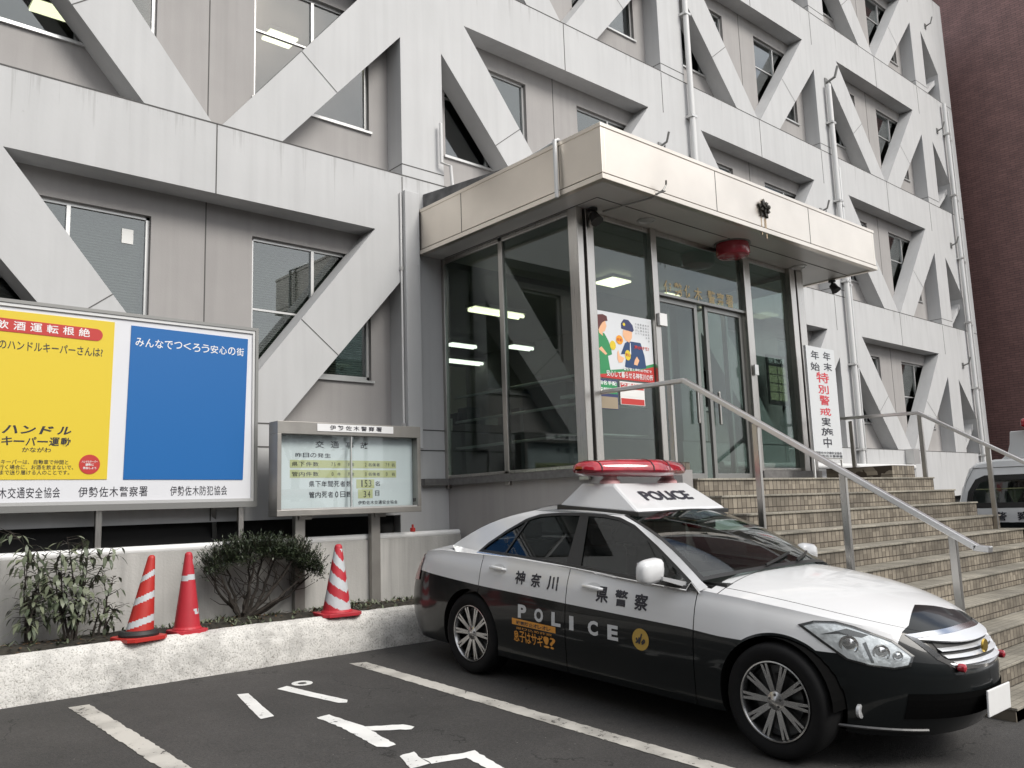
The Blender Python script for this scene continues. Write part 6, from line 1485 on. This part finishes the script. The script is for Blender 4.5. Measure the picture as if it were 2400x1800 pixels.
for side in (-1, 1):
    outer = [(-.02, .30)]+[(q[0]-(q[0]-1.7)*.0175, q[1]-(.03 if q[1] > 1.5 else 0)) for q in PFV]+[(3.5, .25)]
    win = [(.16, 1.22), (.20, 1.45), (.30, 1.62), (.42, 1.67), (2.30, 1.66), (2.48, 1.58), (2.84, 1.24), (2.84, 1.21)]
    def low(z0_, z1_, nm, m, cut):
        return
    pts = [Vector((a_, b_, 0)) for a_, b_ in outer]; hole = [Vector((a_, b_, 0)) for a_, b_ in win]
    tri = tessellate_polygon([pts, hole]); allp = outer+win
    # finer: split into horizontal strips so the tumblehome stays smooth
    m_ = MB(); m_.add([vs_(a_, b_, 0, side) for a_, b_ in allp], [tuple(t) if side > 0 else tuple(reversed(t)) for t in tri]); m_.build("side_panel", 'vside' if 'vside' in M else 'vwht', van)
    m_ = MB(); m_.flat([vs_(a_, b_, .003, side) for a_, b_ in [(-.0, .32), (-.0, 1.02), (3.36, 1.0), (3.46, .62), (3.44, .30)]]); m_.build("black_flank", 'carblk', van)
    ii = inset(win, .07); n = len(win); m_ = MB(); m_.add([vs_(a_, b_, .002, side) for a_, b_ in inset(win, -.005)]+[vs_(a_, b_, -.004, side) for a_, b_ in ii], [(i, (i+1) % n, (i+1) % n+n, i+n) for i in range(n)]); sw = m_.build("window_frame", 'trim', van)
    m_ = MB(); m_.flat([vs_(a_, b_, -.012, side) for a_, b_ in ii]); m_.build("pane", 'vglass', sw)
    m_ = MB(); m_.bar(vs_(1.05, 1.22, .003, side), vs_(1.05, 1.67, .003, side), .06, .01); m_.bar(vs_(1.95, 1.22, .003, side), vs_(1.95, 1.66, .003, side), .06, .01); m_.build("door_pillar", 'trim', sw)
    m_ = MB()
    for a_, b_, c_, d_ in ((.06, 1.06, .17, 1.58), (.17, 1.58, .28, 1.80), (1.0, .35, 1.0, 1.15), (1.95, .35, 1.95, 1.15)): m_.bar(vs_(a_, b_, .002, side), vs_(c_, d_, .002, side), .008, .004)
    m_.bar(vs_(.26, 1.785, .002, side), vs_(2.5, 1.77, .002, side), .012, .005); m_.build("panel_gap", 'joint', van)
    t_ = MB(); wv = lambda s_, z: vs_(s_, z, .006, side)
    for i, ch in enumerate("警察"): text(t_, ch, wv, *( (.52+i*.30, 1.04, .52+i*.30+.17, 1.16) if side < 0 else (1.1-i*.30, 1.04, 1.1-i*.30-.17, 1.16)), .012)
    t_.build("lettering", 'ink', van)
m_ = MB(); m_.box((VX+.2, vy(.10), g0+.5), (VX+1.4, vy(2.9), g0+1.05)); m_.build("interior", 'seat', van)
# triangular reflectors hung inside the side window
M['refl_tri'] = mat("yellow green reflective cloth", (.34, .37, .20), .6, noise_amt=.3, nscale=30)
for k, s0 in enumerate((.52, .80)):
    m_ = MB(); f_ = lambda s_, z: (VX+.80-half(z)+.03, vy(s_), g0+z)
    m_.flat([f_(s0-.11, 1.47), f_(s0+.11, 1.47), f_(s0+.02, 1.28), f_(s0-.02, 1.28)]); m_.build("warning_triangle", 'refl_tri', van)
m_ = MB(); m_.box((VX+.06, vy(.3), g0+1.475), (VX+.075, vy(1.0), g0+1.485)); m_.build("window_ledge", 'refl_tri', van)
m_ = MB(); sp_ = [(.55, 1.88), (.62, 1.90), (.70, 1.98), (.74, 2.10), (.76, 2.28), (1.25, 2.28), (1.30, 2.10), (1.40, 1.90), (1.48, 1.88)]
m_.prism(sp_, lambda a_, b_: (VX+.25, vy(a_), g0+b_), lambda a_, b_: (VX+1.35, vy(a_), g0+b_)); rb_ = m_.build("light_bar_housing", 'vwht', van, bevel=.02)
m_ = MB(); m_.box((VX+.1, vy(.95), g0+2.31), (VX+1.5, vy(1.22), g0+2.44)); m_.build("light_bar", 'beacon', van, bevel=.04)
def vwheel(s_, side):
    m_ = MB(); x0 = VX+.80+side*.78; m_.lathe([(.16, side*.01), (.27, side*.01), (.29, -side*.02), (.29, -side*.16), (.16, -side*.17)], (x0, vy(s_), g0+.29), 28, 'x'); w_ = m_.build("wheel", 'rubber', van, smooth=True, angle=40)
    m_ = MB(); m_.lathe([(.17, side*.014), (.14, side*.005), (.04, side*.02), (.001, side*.022)], (x0, vy(s_), g0+.29), 24, 'x'); m_.build("rim", 'rim', w_, smooth=True)
for s_ in (.55, 2.95):
    for side in (-1, 1): vwheel(s_, side)
m_ = MB(); m_.box((VX+.1, vy(-.03), g0+.30), (VX+1.5, vy(.08), g0+.55)); m_.build("rear_bumper", 'carblk', van, bevel=.03)
m_ = MB(); m_.box((VX+.12, vy(3.5), g0+.55), (VX+.4, vy(3.3), g0+.75)); m_.box((VX+1.2, vy(3.5), g0+.55), (VX+1.48, vy(3.3), g0+.75)); m_.build("headlight", 'lampin', van, bevel=.02)
# ================================================================ ACROSS THE STREET (seen in the glass and paint)
ob = thing("office_block", "pale office block across the street, mirrored faintly in the entrance glass", "building", (0, -30, -.4))
m_ = MB(); m_.box((-26, -40, -.4), (16, -30, 11)); m_.build("wall", mat("pale render", (.42, .41, .39), .8, noise_amt=.1, streak=.1), ob)
for k in range(3):
    for i in range(13):
        x, z = -24.5+i*3.1, 1.2+k*3.3
        w_ = MB(); w_.box((x, -29.98, z), (x+1.9, -29.94, z+1.7)); w_.build("window", 'carblk', ob)
m_ = MB(); m_.box((-26.2, -40.2, 11), (16.2, -29.8, 11.4)); m_.build("roof", 'conc_in', ob)
def street_tree(x, y, h_, seed, label):
    t = thing("street_tree", label, "tree", (x, y, -.4), "trees across the street"); q = random.Random(seed); sm, lv = MB(), MB()
    sm.tube([(x, y, -.5), (x+.1, y, h_*.35), (x, y+.1, h_*.55)], [.22, .17, .10], 10); ends = []
    for i in range(9):
        a = i*.7+q.uniform(-.2, .2); e = Vector((x+math.cos(a)*h_*.26*q.uniform(.5, 1), y+math.sin(a)*h_*.26*q.uniform(.5, 1), h_*q.uniform(.55, .9))); sm.tube([(x, y, h_*q.uniform(.3, .5)), e], [.08, .03], 6); ends.append(e)
    for i in range(3600):
        c = q.choice(ends); p = c+Vector((q.gauss(0, h_*.085), q.gauss(0, h_*.085), q.gauss(0, h_*.07)))
        leaf(lv, p, Vector((q.uniform(-1, 1), q.uniform(-1, 1), q.uniform(-1, 1))), Vector((q.uniform(-1, 1), q.uniform(-1, 1), 1)), q.uniform(.18, .32), q.uniform(.1, .18))
    sm.build("trunk", 'bark', t, smooth=True); lv.build("crown", 'leaf_dk', t)
street_tree(16.5, -17, 9.0, 3, "tall street tree on the far side of the street, right of the office block")
street_tree(8.5, -19, 7.5, 4, "shorter street tree in front of the office block across the street")
street_tree(24.0, -15, 8.5, 7, "spreading street tree nearest the brick building across the street")

nbd = thing("added_side_building", "grey building added unseen left of the car park to darken reflections and left-facing sides", "building", (-20, 0, 0))
MB().box((-28, -12, -.6), (-13, 8, 15)).build("wall", mat("grey render", (.20, .195, .185), .8, noise_amt=.15, streak=.1), nbd)  # unseen block added to darken left-facing surfaces and their reflections
for k in range(4):
    for i in range(5):
        w_ = MB(); w_.box((-13.0+.001, -10.5+i*3.8, 1.2+k*3.4), (-12.96, -8.6+i*3.8, 2.9+k*3.4)); w_.build("window", 'carblk', nbd)
